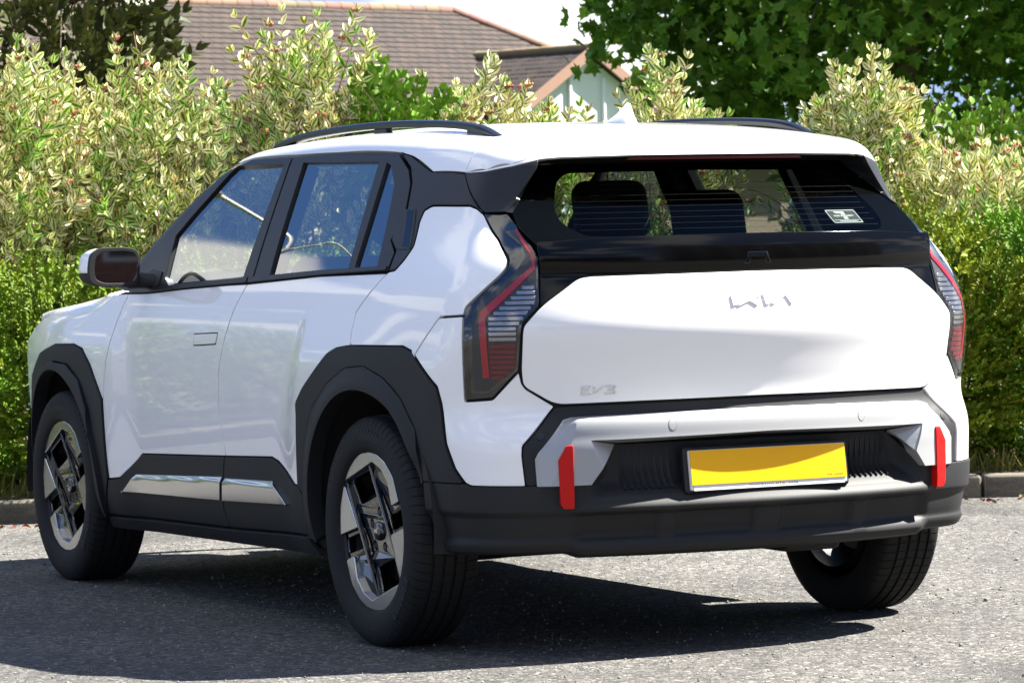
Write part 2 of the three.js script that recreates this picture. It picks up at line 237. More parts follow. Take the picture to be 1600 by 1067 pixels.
// shell behind the shut lines
const shellLow = [[-3.05, .98], [-2.6, 1.0], [-2.1, 1.045], [-.976, 1.08], [.06, 1.115], [.13, 1.28], [.6, 1.26], [.7, 1.18], [.8, 1.15], [SC, 1.15], [SC, .31], [.9, .32], [.6, .34], [.42, .36], ...arc(0, .36, .41, -2, 180, 18), [-.41, .25], [-2.27, .25], ...arc(-2.68, .36, .41, 0, 180, 18), [-3.11, .5]];
put('body_shell', panel(sym([...shellLow.slice(10), ...shellLow.slice(0, 10)].reverse()), { off: (s, y) => -.016 - .085 * sstep(.69, .64, y) * sstep(.88, .95, s > SC ? 2 * SC - s : s), gap: 0, depth: 0, grid: .03, step: .03 }), M.dark);

const fenders = both('front_fender', panel([...seamFD, ...archFront.slice(2, 9), [-3.2, .6], [-3.22, .85], [-3.0, .93], [-2.6, 1.003], [-2.3, 1.03]], { grid: .025 }), M.white);
const fdoors = both('front_door', panel([...seamFD, [-2.21, .389], [-2.112, .397], [-1.913, .488], ...seamDD.slice().reverse(), ...fBelt.slice(1, 4).reverse()], { grid: .022 }), M.white);
fdoors[0].userData.label = 'front passenger-side door, white, with flush handle';
const rdoors = both('rear_door', panel([...seamDD, [-.763, .527], [-.711, .516], [-.551, .452], [-.514, .451], ...archRear.slice(0, 6), ...seamRD, [-.415, 1.096]], { grid: .022 }), M.white);
const quarters = both('rear_quarter_panel', panel([...seamRD, ...quarterEdge, [.603, .984], [.499, .979], [.351, .868], [.336, .879], [.264, .893]], { grid: .02, round: .008 }), M.white);

// wheel-arch cladding, sills and door cladding
const claddings = [];
claddings.push(...both('wheel_arch_cladding', [panel([[-.511, .453], ...archRear, ...ridgeRear.slice().reverse()], { off: .007, grid: .025, round: .012 }), panel([[-.495, .29], ...ridgeRear, ...arc(0, .36, .402, 20, 190, 40)], { off: (s, y) => .008 + .016 * sstep(.48, .405, Math.hypot(s, y - .36)) * sstep(.5, .62, y + (s < 0 ? .3 : 0)), grid: .02, gap: .001, depth: .05 })], M.plastic));
claddings.push(...both('wheel_arch_cladding', [panel([...archFront, ...ridgeFront.slice().reverse().slice(1)], { off: .007, grid: .025, round: .012 }), panel([...ridgeFront, ...arc(-2.68, .36, .402, 187, -14, 40)], { off: (s, y) => .012 + .012 * sstep(.48, .405, Math.hypot(s + 2.68, y - .36)), grid: .02, gap: .001, depth: .05 })], M.plastic));
both('side_cladding', panel([[-2.205, .389], [-2.112, .397], [-1.913, .488], [-1.151, .513], [-1.2165, .341], [-1.205, .279], [-2.295, .262]], { off: .006, grid: .03, round: .006 }), M.plastic, fdoors);
both('side_cladding', panel([[-1.151, .513], [-.763, .527], [-.711, .516], [-.551, .452], [-.514, .451], [-.474, .425], [-.492, .3], [-1.205, .279], [-1.2165, .341]], { off: .006, grid: .03, round: .006 }), M.plastic, rdoors);
const bev = (o0, o1, ya, yb) => (s, y) => o0 + (o1 - o0) * sstep(ya, yb, y);
both('trim_strip', panel([[-2.095, .35], [-1.979, .419], [-1.182, .449], [-1.212, .366]], { off: (s, y) => .016 - .009 * sstep(0, .018, y - .4 - (s + 1.979) * .0375), grid: .012, round: .004 }), M.brightTrim, fdoors);
both('trim_strip', panel([[-1.168, .445], [-.767, .455], [-.642, .383], [-1.197, .366]], { off: (s, y) => .016 - .009 * sstep(0, .018, y - .425 - (s + 1.168) * .025), grid: .012, round: .004 }), M.brightTrim, rdoors);
both('sill', panel([[-2.3, .256], [-1.205, .275], [-.5, .296], [-.455, .236], [-2.34, .212]], { off: .01, grid: .04 }), M.plastic);
both('door_handle', panel([[-1.375, .905], [-1.172, .911], [-1.19, .877], [-1.379, .87]], { off: .0022, gap: .0018, grid: .012, round: .006 }), M.white, fdoors);
both('handle_recess', panel([[-1.378, .9085], [-1.1695, .9145], [-1.1885, .8735], [-1.3825, .8665]], { off: .0007, gap: 0, depth: .002, grid: .012, round: .006 }), M.dark, fdoors);

// side windows and their black frames
const gF = [[-1.71, 1.088], [-1.66, 1.066], [-1.138, 1.086], [-1.03, 1.092], [-1.023, 1.449], [-1.43, 1.452], [-1.525, 1.385], [-1.663, 1.29], [-1.744, 1.228]];
const gR = [[-.861, 1.448], [-.282, 1.435], [-.226, 1.118], [-.812, 1.101]], gQ = [[-.219, 1.43], [-.19, 1.422], [-.119, 1.362], [-.03, 1.126], [-.177, 1.12]];
both('window_frame', panel([[[-.977, 1.474], [-1.33, 1.476], [-1.5, 1.44], [-1.655, 1.375], [-1.85, 1.272], [-2.02, 1.172], [-2.12, 1.105], [-2.16, 1.055], [-2.02, 1.04], ...fBelt.slice(1, 4), [-.944, 1.074]], gF], { off: .003, grid: .03, depth: .03 }), M.satin, fdoors);
both('window_glass', panel(inset(gF.slice().reverse(), -.006).reverse(), { off: -.006, gap: 0, depth: 0, grid: .03 }), M.glassSide, fdoors);
both('window_frame', panel([[[-.971, 1.474], [-.613, 1.473], [-.163, 1.459], [-.06, 1.41], [-.015, 1.365], [.014, 1.29], [-.004, 1.2], [.05, 1.165], [.057, 1.109], ...rBelt.slice(1, 2), [-.938, 1.075]], gR, gQ], { off: .003, grid: .03, depth: .03 }), M.satin, rdoors);
both('window_glass', panel(inset(gR, .006).map(q => q), { off: -.006, gap: -.004, depth: 0, grid: .03 }), M.glassPriv, rdoors);
both('quarter_glass', panel(gQ, { off: -.006, gap: -.005, depth: 0, grid: .03 }), M.glassPriv, rdoors);
both('belt_moulding', panel([[-2.0, 1.038], [-1.838, 1.04], [-1.506, 1.056], [-1.124, 1.07], [-.98, 1.074], [-.98, 1.09], [-1.124, 1.084], [-1.506, 1.069], [-1.838, 1.053], [-1.99, 1.05]], { off: .009, gap: .001, grid: .03 }), M.satin, fdoors);
both('belt_moulding', panel([[-.965, 1.074], [-.415, 1.098], [.05, 1.111], [.05, 1.121], [-.415, 1.111], [-.965, 1.089]], { off: .009, gap: .001, grid: .03 }), M.satin, rdoors);
both('pillar_trim', panel([[-.158, 1.462], [-.078, 1.4505], [.087, 1.3985], [.379, 1.388], [.613, 1.272], ...cEdge.slice().reverse().slice(1), [.056, 1.165], [.002, 1.2], [.02, 1.29], [-.009, 1.367], [-.054, 1.414]], { off: .002, grid: .025, round: .006, depth: .03 }), M.satin);
{ const hb = both('door_handle', panel([[-.022, 1.288], [.072, 1.291], [.139, 1.171], [.055, 1.171], [.003, 1.201]], { off: .0045, gap: .001, grid: .02, round: .008 }), M.satin, rdoors); both('handle_grip', panel([[.028, 1.286], [.068, 1.287], [.132, 1.175], [.088, 1.175]], { off: .0055, gap: .0005, grid: .02, round: .006 }), phy([.003, .003, .003], .15), rdoors); }

// roof and spoiler
const mapPts = (pts) => pts.map(q => { const p = skin(...q)[0]; return [p[0], p[2]]; });
const roofLeft = mapPts([[.372, 1.391], [.087, 1.398], [-.075, 1.45], [-.163, 1.463], [-.613, 1.477], [-.972, 1.48], [-1.33, 1.481], [-1.46, 1.466]]);
const roofEdgeFront = [[-.45, -1.575], [0, -1.6]];
const mirX = p => [...p, ...p.slice().reverse().filter(q => Math.abs(q[0]) > 1e-6).map(q => [-q[0], q[1]])];
put('roof', panel(mirX([[0, roofLeft[0][1] + .003], [-.5, roofLeft[0][1] + .003], ...roofLeft, ...roofEdgeFront]), { map: roofSkin, grid: [.02, .035], gap: .0016, depth: .03 }), M.white);
const lipRow = [[.379, 1.39], [.597, 1.393], [.76, 1.405], [.85, 1.416], [.91, 1.424], [1.0, 1.428], [1.2, 1.43], [SC, 1.43]];
const spoilTop = mapPts([[.379, 1.392], [.597, 1.397], [.76, 1.411], [.85, 1.424], [.91, 1.432], [1.0, 1.438], [1.2, 1.44], [SC, 1.44]]);
const spoiler = put('rear_spoiler', [panel(mirX([...spoilTop.slice().reverse(), [-.5, roofLeft[0][1] + .005], [0, roofLeft[0][1] + .005]]), { map: roofSkin, grid: [.02, .02], gap: 0, depth: .012 }),
  panel(sym([[SC, 1.44], [1.2, 1.44], [1.0, 1.438], [.91, 1.432], [.85, 1.424], [.76, 1.411], [.597, 1.397], ...lipRow]), { gap: 0, depth: .012, grid: [.03, .006] })], M.white);
const glassZ = spline([[1.12, .79], [1.165, .762], [1.2, .713], [1.27, .607], [1.35, .513], [1.43, .424]]);
const glassMap = (x, y) => { const e = .002, z = (a, b) => glassZ(b) - bow(a), n = new THREE.Vector3(-(z(x + e, y) - z(x - e, y)) / (2 * e), -(z(x, y + e) - z(x, y - e)) / (2 * e), 1).normalize(); return [[x, y, z(x, y)], n.toArray()]; };
const wingEdge = [[.894, 1.419], [.882, 1.397], [.83, 1.355], [.775, 1.312], [.725, 1.274]];
both('spoiler_wing', [panel([[.385, 1.387], [.597, 1.39], [.76, 1.402], ...wingEdge, [.617, 1.274]], { off: .001, gap: .0015, grid: .02, depth: .012 }),
  ruled(wingEdge.map(q => skin(...q)[0]), wingEdge.map((q, k) => { const p = skin(...q)[0]; const x = p[0] + .036 - .008 * k; return [x, p[1] - .004, glassZ(p[1] - .004) - bow(x) + .002]; }))], M.satin, [spoiler, spoiler]);
{ const top = [], bot = []; for (let i = 0; i <= 60; i++) { const s = .9 + (2 * SC - 1.8) * i / 60, p = skin(s, s < SC ? 1.43 - .012 * sstep(1.0, .9, s) : 1.43 - .012 * sstep(2 * SC - 1.0, 2 * SC - .9, s))[0]; top.push([p[0], p[1] - .002, p[2] - .002]); const x = p[0] * .94; bot.push([x, 1.41, glassZ(1.41) - bow(x)]); } put('spoiler_underside', ruled(top, bot), M.satin, spoiler); }
put('brake_light', panel(sym([[SC, 1.424], [1.2, 1.424], [1.19, 1.416], [SC, 1.416]]), { off: -.001, gap: 0, depth: .02, grid: [.03, .01] }), phy([.012, .0006, .001], .8, { specularIntensity: .05 }), spoiler);

// tailgate
const tailgate = put('tailgate', panel(sym([[SC, 1.089], [1.351, 1.088], [.97, 1.085], [.936, 1.08], [.829, 1.006], [.778, .951], [.774, .928], [.769, .824], [.773, .787], [.784, .774], [.866, .725], [1.138, .728], [SC, .73]]), { off: .005, gap: .0035, grid: .022, round: .03, depth: .03 }), M.white);
put('gloss_panel', panel(sym([[SC, 1.167], [1.063, 1.166], [.827, 1.16], [.832, 1.108], [.826, 1.006], [.936, 1.082], [.97, 1.087], [1.351, 1.09], [SC, 1.091]]), { off: (s, y) => { const d = Math.max(0, y - 1.088); return .001 + .37 * d + 2.2 * d * d; }, gap: .001, grid: [.025, .012], depth: .03 }), phy([.002, .002, .002], .1, { specularIntensity: .45 }), tailgate);
const rw = [[0, 1.168], [-.45, 1.167], [-.63, 1.163], [-.645, 1.175], [-.66, 1.23], [-.65, 1.268], [-.6, 1.34], [-.54, 1.412], [0, 1.418]];
const rearGlass = put('rear_window', panel(mirX(rw), { map: glassMap, gap: 0, depth: 0, grid: .04 }), M.glassRear, tailgate);
// printed black border inside the glass, and heating wires
{ const inner = [[0, 1.2], [-.4, 1.198], [-.5, 1.203], [-.535, 1.24], [-.53, 1.28], [-.48, 1.36], [-.44, 1.385], [0, 1.388]];
  put('printed_border', panel([mirX(rw), fillet(mirX(inner), .05)], { map: glassMap, off: -.004, gap: 0, depth: 0, grid: .04 }), phy([.002, .002, .0022], 1, { specularIntensity: .1 }), tailgate);
  const wires = []; for (let k = 0; k < 9; k++) { const y = 1.215 + k * .0165, pts = []; for (let i = 0; i <= 20; i++) { const x = -.5 + i * .05, p = glassMap(x, y)[0]; pts.push([p[0], p[1], p[2] - .005]); } wires.push(tube(pts, .0004, 4, 40)); }
  put('heating_wires', wires, std([.03, .01, .007], .7), tailgate);
}
{ // handle with camera, emblem, badge
  const at = (x, y, d = 0) => { const s = SC + x, [p, n] = skin(s, y); return p.map((v, i) => v + n[i] * d); };
  const stroke = (pts, w, h, d0, close) => { const g = []; for (let i = 0; i < pts.length - 1; i++) { const [a, b] = [pts[i], pts[i + 1]], l = Math.hypot(b[0] - a[0], b[1] - a[1]), n = [-(b[1] - a[1]) / l * w / 2, (b[0] - a[0]) / l * w / 2], q = [[a[0] + n[0], a[1] + n[1]], [b[0] + n[0], b[1] + n[1]], [b[0] - n[0], b[1] - n[1]], [a[0] - n[0], a[1] - n[1]]].map(t => [SC + t[0], t[1]]); g.push(panel(q, { off: d0 + h, gap: .0004, roll: .0004, depth: h, grid: .02, step: .01 })); } return g; };
  const L = (x, y) => [-.104 + x * .205, .99 + y * .033];
  put('emblem', [...stroke([L(.05, 0), L(.03, .9)], .013, .004, .005), ...stroke([L(.1, .1), L(.48, 1)], .011, .004, .005), ...stroke([L(.3, .5), L(.42, .06)], .012, .004, .005), ...stroke([L(.57, 0), L(.54, 1)], .013, .004, .005), ...stroke([L(.64, .1), L(.88, .95)], .011, .004, .005), ...stroke([L(.88, .95), L(.98, .04)], .011, .004, .005)], M.white, tailgate);
  const B = (x, y) => [-.551 + x * .034, .7535 + y * .021], w = .004;
  put('model_badge', [...stroke([B(.9, 1), B(.1, 1), B(.25, .5), B(.75, .5)], w, .003, .005), ...stroke([B(.25, .5), B(.1, 0), B(.95, 0)], w, .003, .005), ...stroke([B(1.14, 1), B(1.18, .05)], w * 1.4, .003, .005), ...stroke([B(1.22, .05), B(1.9, 1)], w, .003, .005), ...stroke([B(2.05, 1), B(2.95, 1), B(2.8, .5), B(2.3, .5)], w, .003, .005), ...stroke([B(2.8, .5), B(2.95, 0), B(2.0, 0)], w, .003, .005)], M.badge, tailgate);
  const hz = at(0, 1.127)[2];
  const hs = new THREE.Shape([[-.042, -.016], [-.03, .014], [.03, .014], [.042, -.016], [.03, -.016], [.022, .0], [-.022, .0], [-.03, -.016]].map(q => new THREE.Vector2(...q)));
  const hg = new THREE.ExtrudeGeometry(hs, { depth: .02, bevelEnabled: true, bevelSize: .003, bevelThickness: .003, bevelSegments: 2 }); hg.translate(0, 1.128, hz - .006);
  const cam = new THREE.CylinderGeometry(.007, .007, .02, 16); cam.rotateX(Math.PI / 2); cam.translate(0, 1.118, hz + .002);
  const h = put('release_handle', hg, M.gloss, tailgate); put('camera_lens', cam, M.satin, tailgate);
}
{ // window sticker
  const t = canvasTex(256, 128, (c, w, h) => { c.fillStyle = '#0d0f12'; c.fillRect(0, 0, w, h); c.strokeStyle = '#e8ecef'; c.lineWidth = 5; c.beginPath(); c.roundRect(6, 6, w - 12, h - 12, 12); c.stroke(); c.fillStyle = '#e8ecef'; c.beginPath(); c.moveTo(62, 18); c.lineTo(150, 18); c.lineTo(150, 92); c.lineTo(116, 92); c.lineTo(116, 38); c.lineTo(80, 38); c.fill(); c.fillStyle = '#0d0f12'; c.fillRect(20, 48, 216, 22); c.fillStyle = '#e8ecef'; c.font = 'bold 21px sans-serif'; c.textAlign = 'center'; c.fillText('YEAR WARRANTY', w / 2, 66); c.fillRect(20, 97, 216, 3); for (let k = 0; k < 11; k++) c.fillRect(62 + k * 14, 105, 9, 7); });
  const g = panel([[.335, 1.222], [.45, 1.222], [.45, 1.262], [.335, 1.262]], { map: glassMap, off: -.003, gap: 0, depth: 0, grid: .03 }); const U = g.attributes.uv; for (let i = 0; i < U.count; i++) U.setXY(i, (U.getX(i) - .335) / .115, (U.getY(i) - 1.222) / .04);
  put('window_sticker', g, new THREE.MeshStandardMaterial({ map: t, roughness: .5 }), tailgate);
}

// tail lamps
{ const outline = [[.617, 1.27], [.698, 1.267], [.735, 1.269], [.799, 1.212], [.824, 1.157], [.829, 1.108], [.823, 1.006], [.777, .96], [.771, .928], [.763, .826], [.686, .748], [.6, .742], [.604, 1], [.666, 1.045], [.739, 1.116], [.742, 1.141], [.706, 1.193]];
  const lamps = both('tail_lamp', panel(outline, { off: .002, grid: .015, round: .008, depth: .04 }), M.gloss);
  const add = (n, p, m, o, ex = {}) => both(n, panel(p, { off: o, gap: .0006, roll: .0006, grid: .015, depth: .008, ...ex }), m, lamps);
  add('housing', [[.725, 1.215], [.76, 1.222], [.812, 1.158], [.822, 1.135], [.815, 1.022], [.771, .966], [.762, .935], [.755, .831], [.675, .77], [.632, .77], [.634, .994], [.768, 1.11], [.79, 1.146], [.786, 1.172]], std([.015, .016, .017], .5), .0035);
  add('light_guide', [[.764, 1.218], [.772, 1.22], [.819, 1.152], [.817, 1.109], [.675, .976], [.677, .916], [.68, .807], [.662, .805], [.655, .97], [.659, .992], [.808, 1.118], [.806, 1.147]], M.lampRed, .0065, { grid: .01 });
  for (let k = 0; k < 11; k++) { const y = 1.062 - k * .0142, x1 = y > 1.02 ? .812 : Math.max(.757, .771 + (y - .968) * .75), x0 = y > .978 ? .682 + (y - .978) * 1.12 : .682; if (x1 - x0 < .012) continue; add('reflector_slat', [[x0, y], [x1, y], [x1, y - .0095], [x0 + .002, y - .0095]], M.lampClear, .0055 + .0012 * (k % 2), { grid: .02 }); }
  for (let k = 0; k < 7; k++) { const y = .9 - k * .0145, x1 = y > .842 ? .754 : .754 - (.842 - y) * 1.2; add('lamp_segment', [[.684, y], [x1, y], [x1, y - .011], [.684, y - .011]], M.lampDeep, .0058, { grid: .02 }); }
  add('lens_cover', [[.715, 1.228], [.763, 1.231], [.815, 1.163], [.827, 1.139], [.819, 1.018], [.776, .963], [.769, .935], [.761, .828], [.677, .764], [.626, .764], [.628, .997], [.763, 1.112], [.786, 1.144], [.783, 1.172]], M.lens, .0095, { depth: .008 });
}
// ---------------------------------------------------------------- rear bumper
{ const white = [[.351, .863], [.499, .976], [.602, .981], [.6, .739], [.686, .744], [.763, .822], [.771, .787], [.782, .772], [.864, .721], [.768, .614], [.766, .587], [.774, .499], [.621, .501], [.602, .509], [.568, .548], [.534, .618], [.514, .733], [.497, .781], [.34, .88]];
  const recess = (s, y) => { const q = s > SC ? 2 * SC - s : s; return -.062 * sstep(.436, .52, y) * sstep(.96, 1.03, q + (.6 - y) * .35); };
  const mid = s => s > SC ? 2 * SC - s : s;
  const lower = (s, y) => { const q = mid(s), in0 = sstep(.88, .94, q), post = sstep(1.13, 1.15, q) * sstep(1.205, 1.185, q) + sstep(1.43, 1.45, q);
    return .006 + recess(s, y) + .012 * in0 * sstep(.455, .434, y) - (.012 + .026 * in0 * (1 - .55 * post)) * sstep(.431, .402, y) * sstep(.33, .352, y) + .005 * in0 * sstep(.345, .33, y) - .03 * sstep(.315, .285, y); };
  const bumper = put('rear_bumper', panel(sym([[SC, .625], [1.021, .62], [1.023, .612], [.972, .546], [.941, .499], [.836, .499], [.774, .499], [.621, .499], [.602, .506], [.39, .503], [.388, .417], [.43, .35], [.49, .286], [.844, .282], [SC, .279]]), { off: lower, grid: [.016, .009], gap: .001, depth: .02, step: .008 }), M.plastic);
  const corners = both('bumper_corner', panel(white, { off: .002, grid: .02, round: .006 }), M.white, [bumper, bumper]);
  put('bumper_trim', panel(sym([[SC, .724], [1.138, .722], [.866, .719], [.769, .612], [.767, .587], [.775, .5], [.803, .5], [.799, .575], [.808, .593], [.884, .681], [.908, .687], [.952, .688], [1.181, .692], [SC, .696]]), { off: -.003, grid: .03, gap: .0015, round: .01, depth: .02 }), M.plastic, bumper);
  // satin silver bar: bright upper bevel and a face below it, with a step in the middle
  const outer = [[.803, .499], [.799, .575], [.808, .593], [.884, .681], [.908, .687], [.952, .688], [1.181, .692], [SC, .696]], facet = [[.838, .499], [.88, .585], [.916, .662], [.95, .666], [1.302, .671], [1.318, .655], [SC, .654]];
  const dist = (pl, s, y) => { let m = 9; for (let i = 0; i < pl.length - 1; i++) { const a = pl[i], b = pl[i + 1], dx = b[0] - a[0], dy = b[1] - a[1], t = clamp(((s - a[0]) * dx + (y - a[1]) * dy) / (dx * dx + dy * dy)); m = Math.min(m, Math.hypot(s - a[0] - dx * t, y - a[1] - dy * t)); } return m; };
  const faceOff = (s, y) => .038 - .014 * sstep(.668, .615, y);
  const bevelOff = (s, y) => { const q = mid(s), a = dist(outer, q, y), b = dist(facet, q, y); return .004 + (faceOff(s, y) - .004) * a / (a + b + 1e-6); };
  const bar = put('silver_bar', [panel(sym([...outer.slice().reverse(), ...facet].map(q => q)), { off: bevelOff, grid: [.012, .006], gap: 0, depth: .03, step: .008 }),
    panel(sym([...facet.slice().reverse(), [.941, .5], [.972, .546], [.944, .619], [.95, .62], [1.021, .62], [SC, .625]]), { off: faceOff, grid: [.014, .008], gap: 0, depth: .08, step: .008 })], M.silver, bumper);
  both('bar_gusset', panel([[.944, .619], [1.021, .617], [1.0, .585], [.972, .546]], { off: (s, y) => .022 - .066 * clamp((s - .944 - (.619 - y) * .38) / .077), grid: .008, gap: 0, depth: .02 }), M.silver, [bumper, bumper]);
  both('reflector', panel([[.896, .609], [.879, .608], [.858, .571], [.862, .451], [.87, .438], [.896, .438]], { off: .0285, gap: .0006, grid: .01, round: .004, depth: .03 }), M.reflector, [bumper, bumper]);
  for (const [s, y, o] of [[1.176, .645, .0358], [.816, .64, -.0015]]) { const c = arc(s, y, .011, 0, 345, 23), c2 = arc(s, y, .0116, 0, 345, 23); both('parking_sensor', panel(c, { off: o > 0 ? (a, b) => faceOff(a, b) + .0008 : o, gap: .0004, roll: .0004, depth: .004, grid: .02 }), o > 0 ? M.silver : M.satin, [bumper, bumper]); both('sensor_ring', panel(c2, { off: o > 0 ? (a, b) => faceOff(a, b) + .0004 : o - .002, gap: 0, depth: .004, grid: .02 }), M.dark, [bumper, bumper]); }
  // louvre slots either side of the plate
  for (let k = 0; k < 8; k++) { const s0 = 1.034 + k * .0205; both('louvre', panel([[s0, .6], [s0 + .0055, .6], [s0 + .0125, .492], [s0 + .0125, .482], [s0 + .002, .482]], { off: (s, y) => lower(s, y) + .001 + .011 * sstep(.6, .5, y) * clamp((s - s0) / .012), gap: 0, grid: .006, step: .006, depth: .02 }), M.plastic, [bumper, bumper]); }
  both('tow_cover', panel([[.975, .535], [1.008, .535], [1.011, .488], [.977, .486]], { off: (s, y) => lower(s, y) + .001, gap: .0006, roll: .0006, grid: .012, round: .007, depth: .003 }), M.plastic, [bumper, bumper]);
  // number plate on its holder
  const t = canvasTex(1024, 224, (c, w, h) => { c.fillStyle = '#fff'; c.fillRect(0, 0, w, h); c.fillStyle = '#6a5a20'; for (let k = 0; k < 9; k++) if (k !== 3) c.fillRect(w - 130 + k * 12, h - 24, 8, 9); });
  const p0 = new THREE.Vector3(0, .578, .782), tilt = -.13, plate = new THREE.Group();
  const hold = rbox(.519, .114, .012, .004), yel = new THREE.BoxGeometry(.514, .0975, .004); yel.translate(0, .0065, .0075);
  const frame = put('number_plate', (() => { hold.rotateX(tilt); hold.translate(0, .527, .804); return hold; })(), std([.72, .72, .7], .4), car);
  yel.rotateX(tilt); yel.translate(0, .527, .804); put('plate_face', yel, phy([.95, .47, .006], .3, { map: t, clearcoat: 1, clearcoatRoughness: .05 }), frame);
  const sub = canvasTex(1024, 64, (c, w, h) => { c.fillStyle = '#dcdcd6'; c.fillRect(0, 0, w, h); c.fillStyle = '#2a2d33'; c.font = '44px sans-serif'; c.textBaseline = 'middle'; c.textAlign = 'center'; c.fillText('Stockton KIA', w * .48, h / 2 + 1); c.font = 'bold 26px sans-serif'; c.save(); c.translate(w * .66, h / 2); c.lineWidth = 5; c.strokeStyle = '#2a2d33'; c.beginPath(); c.moveTo(-32, 10); c.lineTo(-32, -10); c.moveTo(-28, 4); c.lineTo(-8, -10); c.moveTo(-18, -2); c.lineTo(-4, 10); c.moveTo(4, 10); c.lineTo(4, -10); c.lineTo(22, 10); c.lineTo(22, -10); c.stroke(); c.restore(); });
  const st = new THREE.PlaneGeometry(.5, .0165); st.translate(0, -.0503, .0066); st.rotateX(tilt); st.translate(0, .527, .804); put('dealer_strip', st, new THREE.MeshStandardMaterial({ map: sub, roughness: .5 }), frame);
  const back = rbox(.545, .134, .03, .01); back.rotateX(tilt); back.translate(0, .5265, .787); put('plate_mount', back, M.satin, frame);
}
// ---------------------------------------------------------------- bonnet, windscreen, nose
{ const hoodL = mapPts([[-3.0, .933], [-2.6, 1.006], [-2.3, 1.033]]);
  put('bonnet', panel(mirX([[0, -2.44], [-.45, -2.42], [hoodL[2][0] + .02, -2.33], ...hoodL.slice().reverse(), [-.74, -3.22], [-.5, -3.36], [0, -3.42]]), { map: roofSkin, grid: .04, gap: .003 }), M.white);
  const wsL = mapPts([[-1.5, 1.444], [-1.655, 1.379], [-1.85, 1.276], [-2.02, 1.176], [-2.12, 1.11]]);
  const ws = put('windscreen', panel(mirX([[0, -1.612], [-.45, -1.59], [-.6, -1.5], ...wsL.map(q => [q[0] + .012, q[1]]), [-.7, -2.27], [-.4, -2.36], [0, -2.4]]), { map: roofSkin, off: -.003, gap: 0, depth: 0, grid: .05 }), M.glassFront);
  const front = (x, y) => { const t = solve(x, y, -2.6, 0, 0, -1, 0, 1.2), p = [x, y, -2.6 - t]; return [p, gradBody(p)]; };
  const nose = put('front_bumper', panel(mirX([[0, .86], [-.5, .84], [-.74, .8], [-.78, .6], [-.76, .35], [-.6, .27], [0, .26]]), { map: front, grid: .05 }), M.white);
  put('lower_grille', panel(mirX([[0, .5], [-.55, .5], [-.62, .4], [-.55, .33], [0, .32]]), { map: front, off: .006, grid: .05 }), M.plastic, nose);
  both('headlamp', panel([[-.5, .83], [-.72, .79], [-.745, .6], [-.66, .58], [-.64, .74], [-.5, .78]], { map: front, off: .006, grid: .03 }), M.lens, [nose, nose]);
}
// ---------------------------------------------------------------- roof rails, aerial, mirrors
{ const x = -.535, top = z => roofSkin(x, z)[0][1];
  const prof = [[-1.56, .0], [-1.48, .01], [-1.32, .019], [-1.0, .023], [-.6, .023], [-.2, .023], [0, .021], [.08, .016], [.15, .008], [.2, .0]];
  const pts = prof.map(([z, h]) => [x, top(z) + h, z]), c = new THREE.CatmullRomCurve3(pts.map(p => new THREE.Vector3(...p)));
  const v = [], N = 60, sec = [[-.02, -.012], [-.021, 0], [-.014, .008], [0, .011], [.014, .008], [.021, 0], [.02, -.012]]; const rows = [];
  for (let i = 0; i <= N; i++) { const p = c.getPointAt(i / N), e = Math.min(1, Math.min(i, N - i) / 5 + .25); rows.push(sec.map(q => [p.x + q[0] * (.75 + .25 * e), p.y + q[1] * e, p.z])); }
  const parts = []; for (let k = 0; k < sec.length; k++) parts.push(ruled(rows.map(r => r[k]), rows.map(r => r[(k + 1) % sec.length])));
  const feet = [[-1.4, .07], [-.62, .05], [.06, .06]].map(([z, l]) => rbox(.022, .024, l * 2, .006, x, top(z) + .002, z));
  both('roof_rail', [...parts, ...feet], phy([.006, .0065, .008], .32, { specularIntensity: .6 }));
  const fs = new THREE.Shape(); fs.moveTo(-.1, 0); fs.quadraticCurveTo(-.03, .012, .03, .058); fs.quadraticCurveTo(.042, .066, .045, .056); fs.quadraticCurveTo(.05, .02, .068, 0); fs.lineTo(-.1, 0);
  const fg = new THREE.ExtrudeGeometry(fs, { depth: .006, bevelEnabled: true, bevelSize: .006, bevelThickness: .016, bevelSegments: 5, curveSegments: 12 }); fg.rotateY(-Math.PI / 2); fg.translate(.003, 0, 0);
  { const P = fg.attributes.position; for (let i = 0; i < P.count; i++) { P.setX(i, P.getX(i) * (1.1 - 12 * clamp(P.getY(i), 0, .06))); P.setY(i, Math.max(P.getY(i), 0) - .055 * (P.getZ(i) + .0)); } fg.computeVertexNormals(); }
  fg.translate(0, roofSkin(0, -.05)[0][1] - .006, -.03); put('aerial_fin', fg, M.white);
}
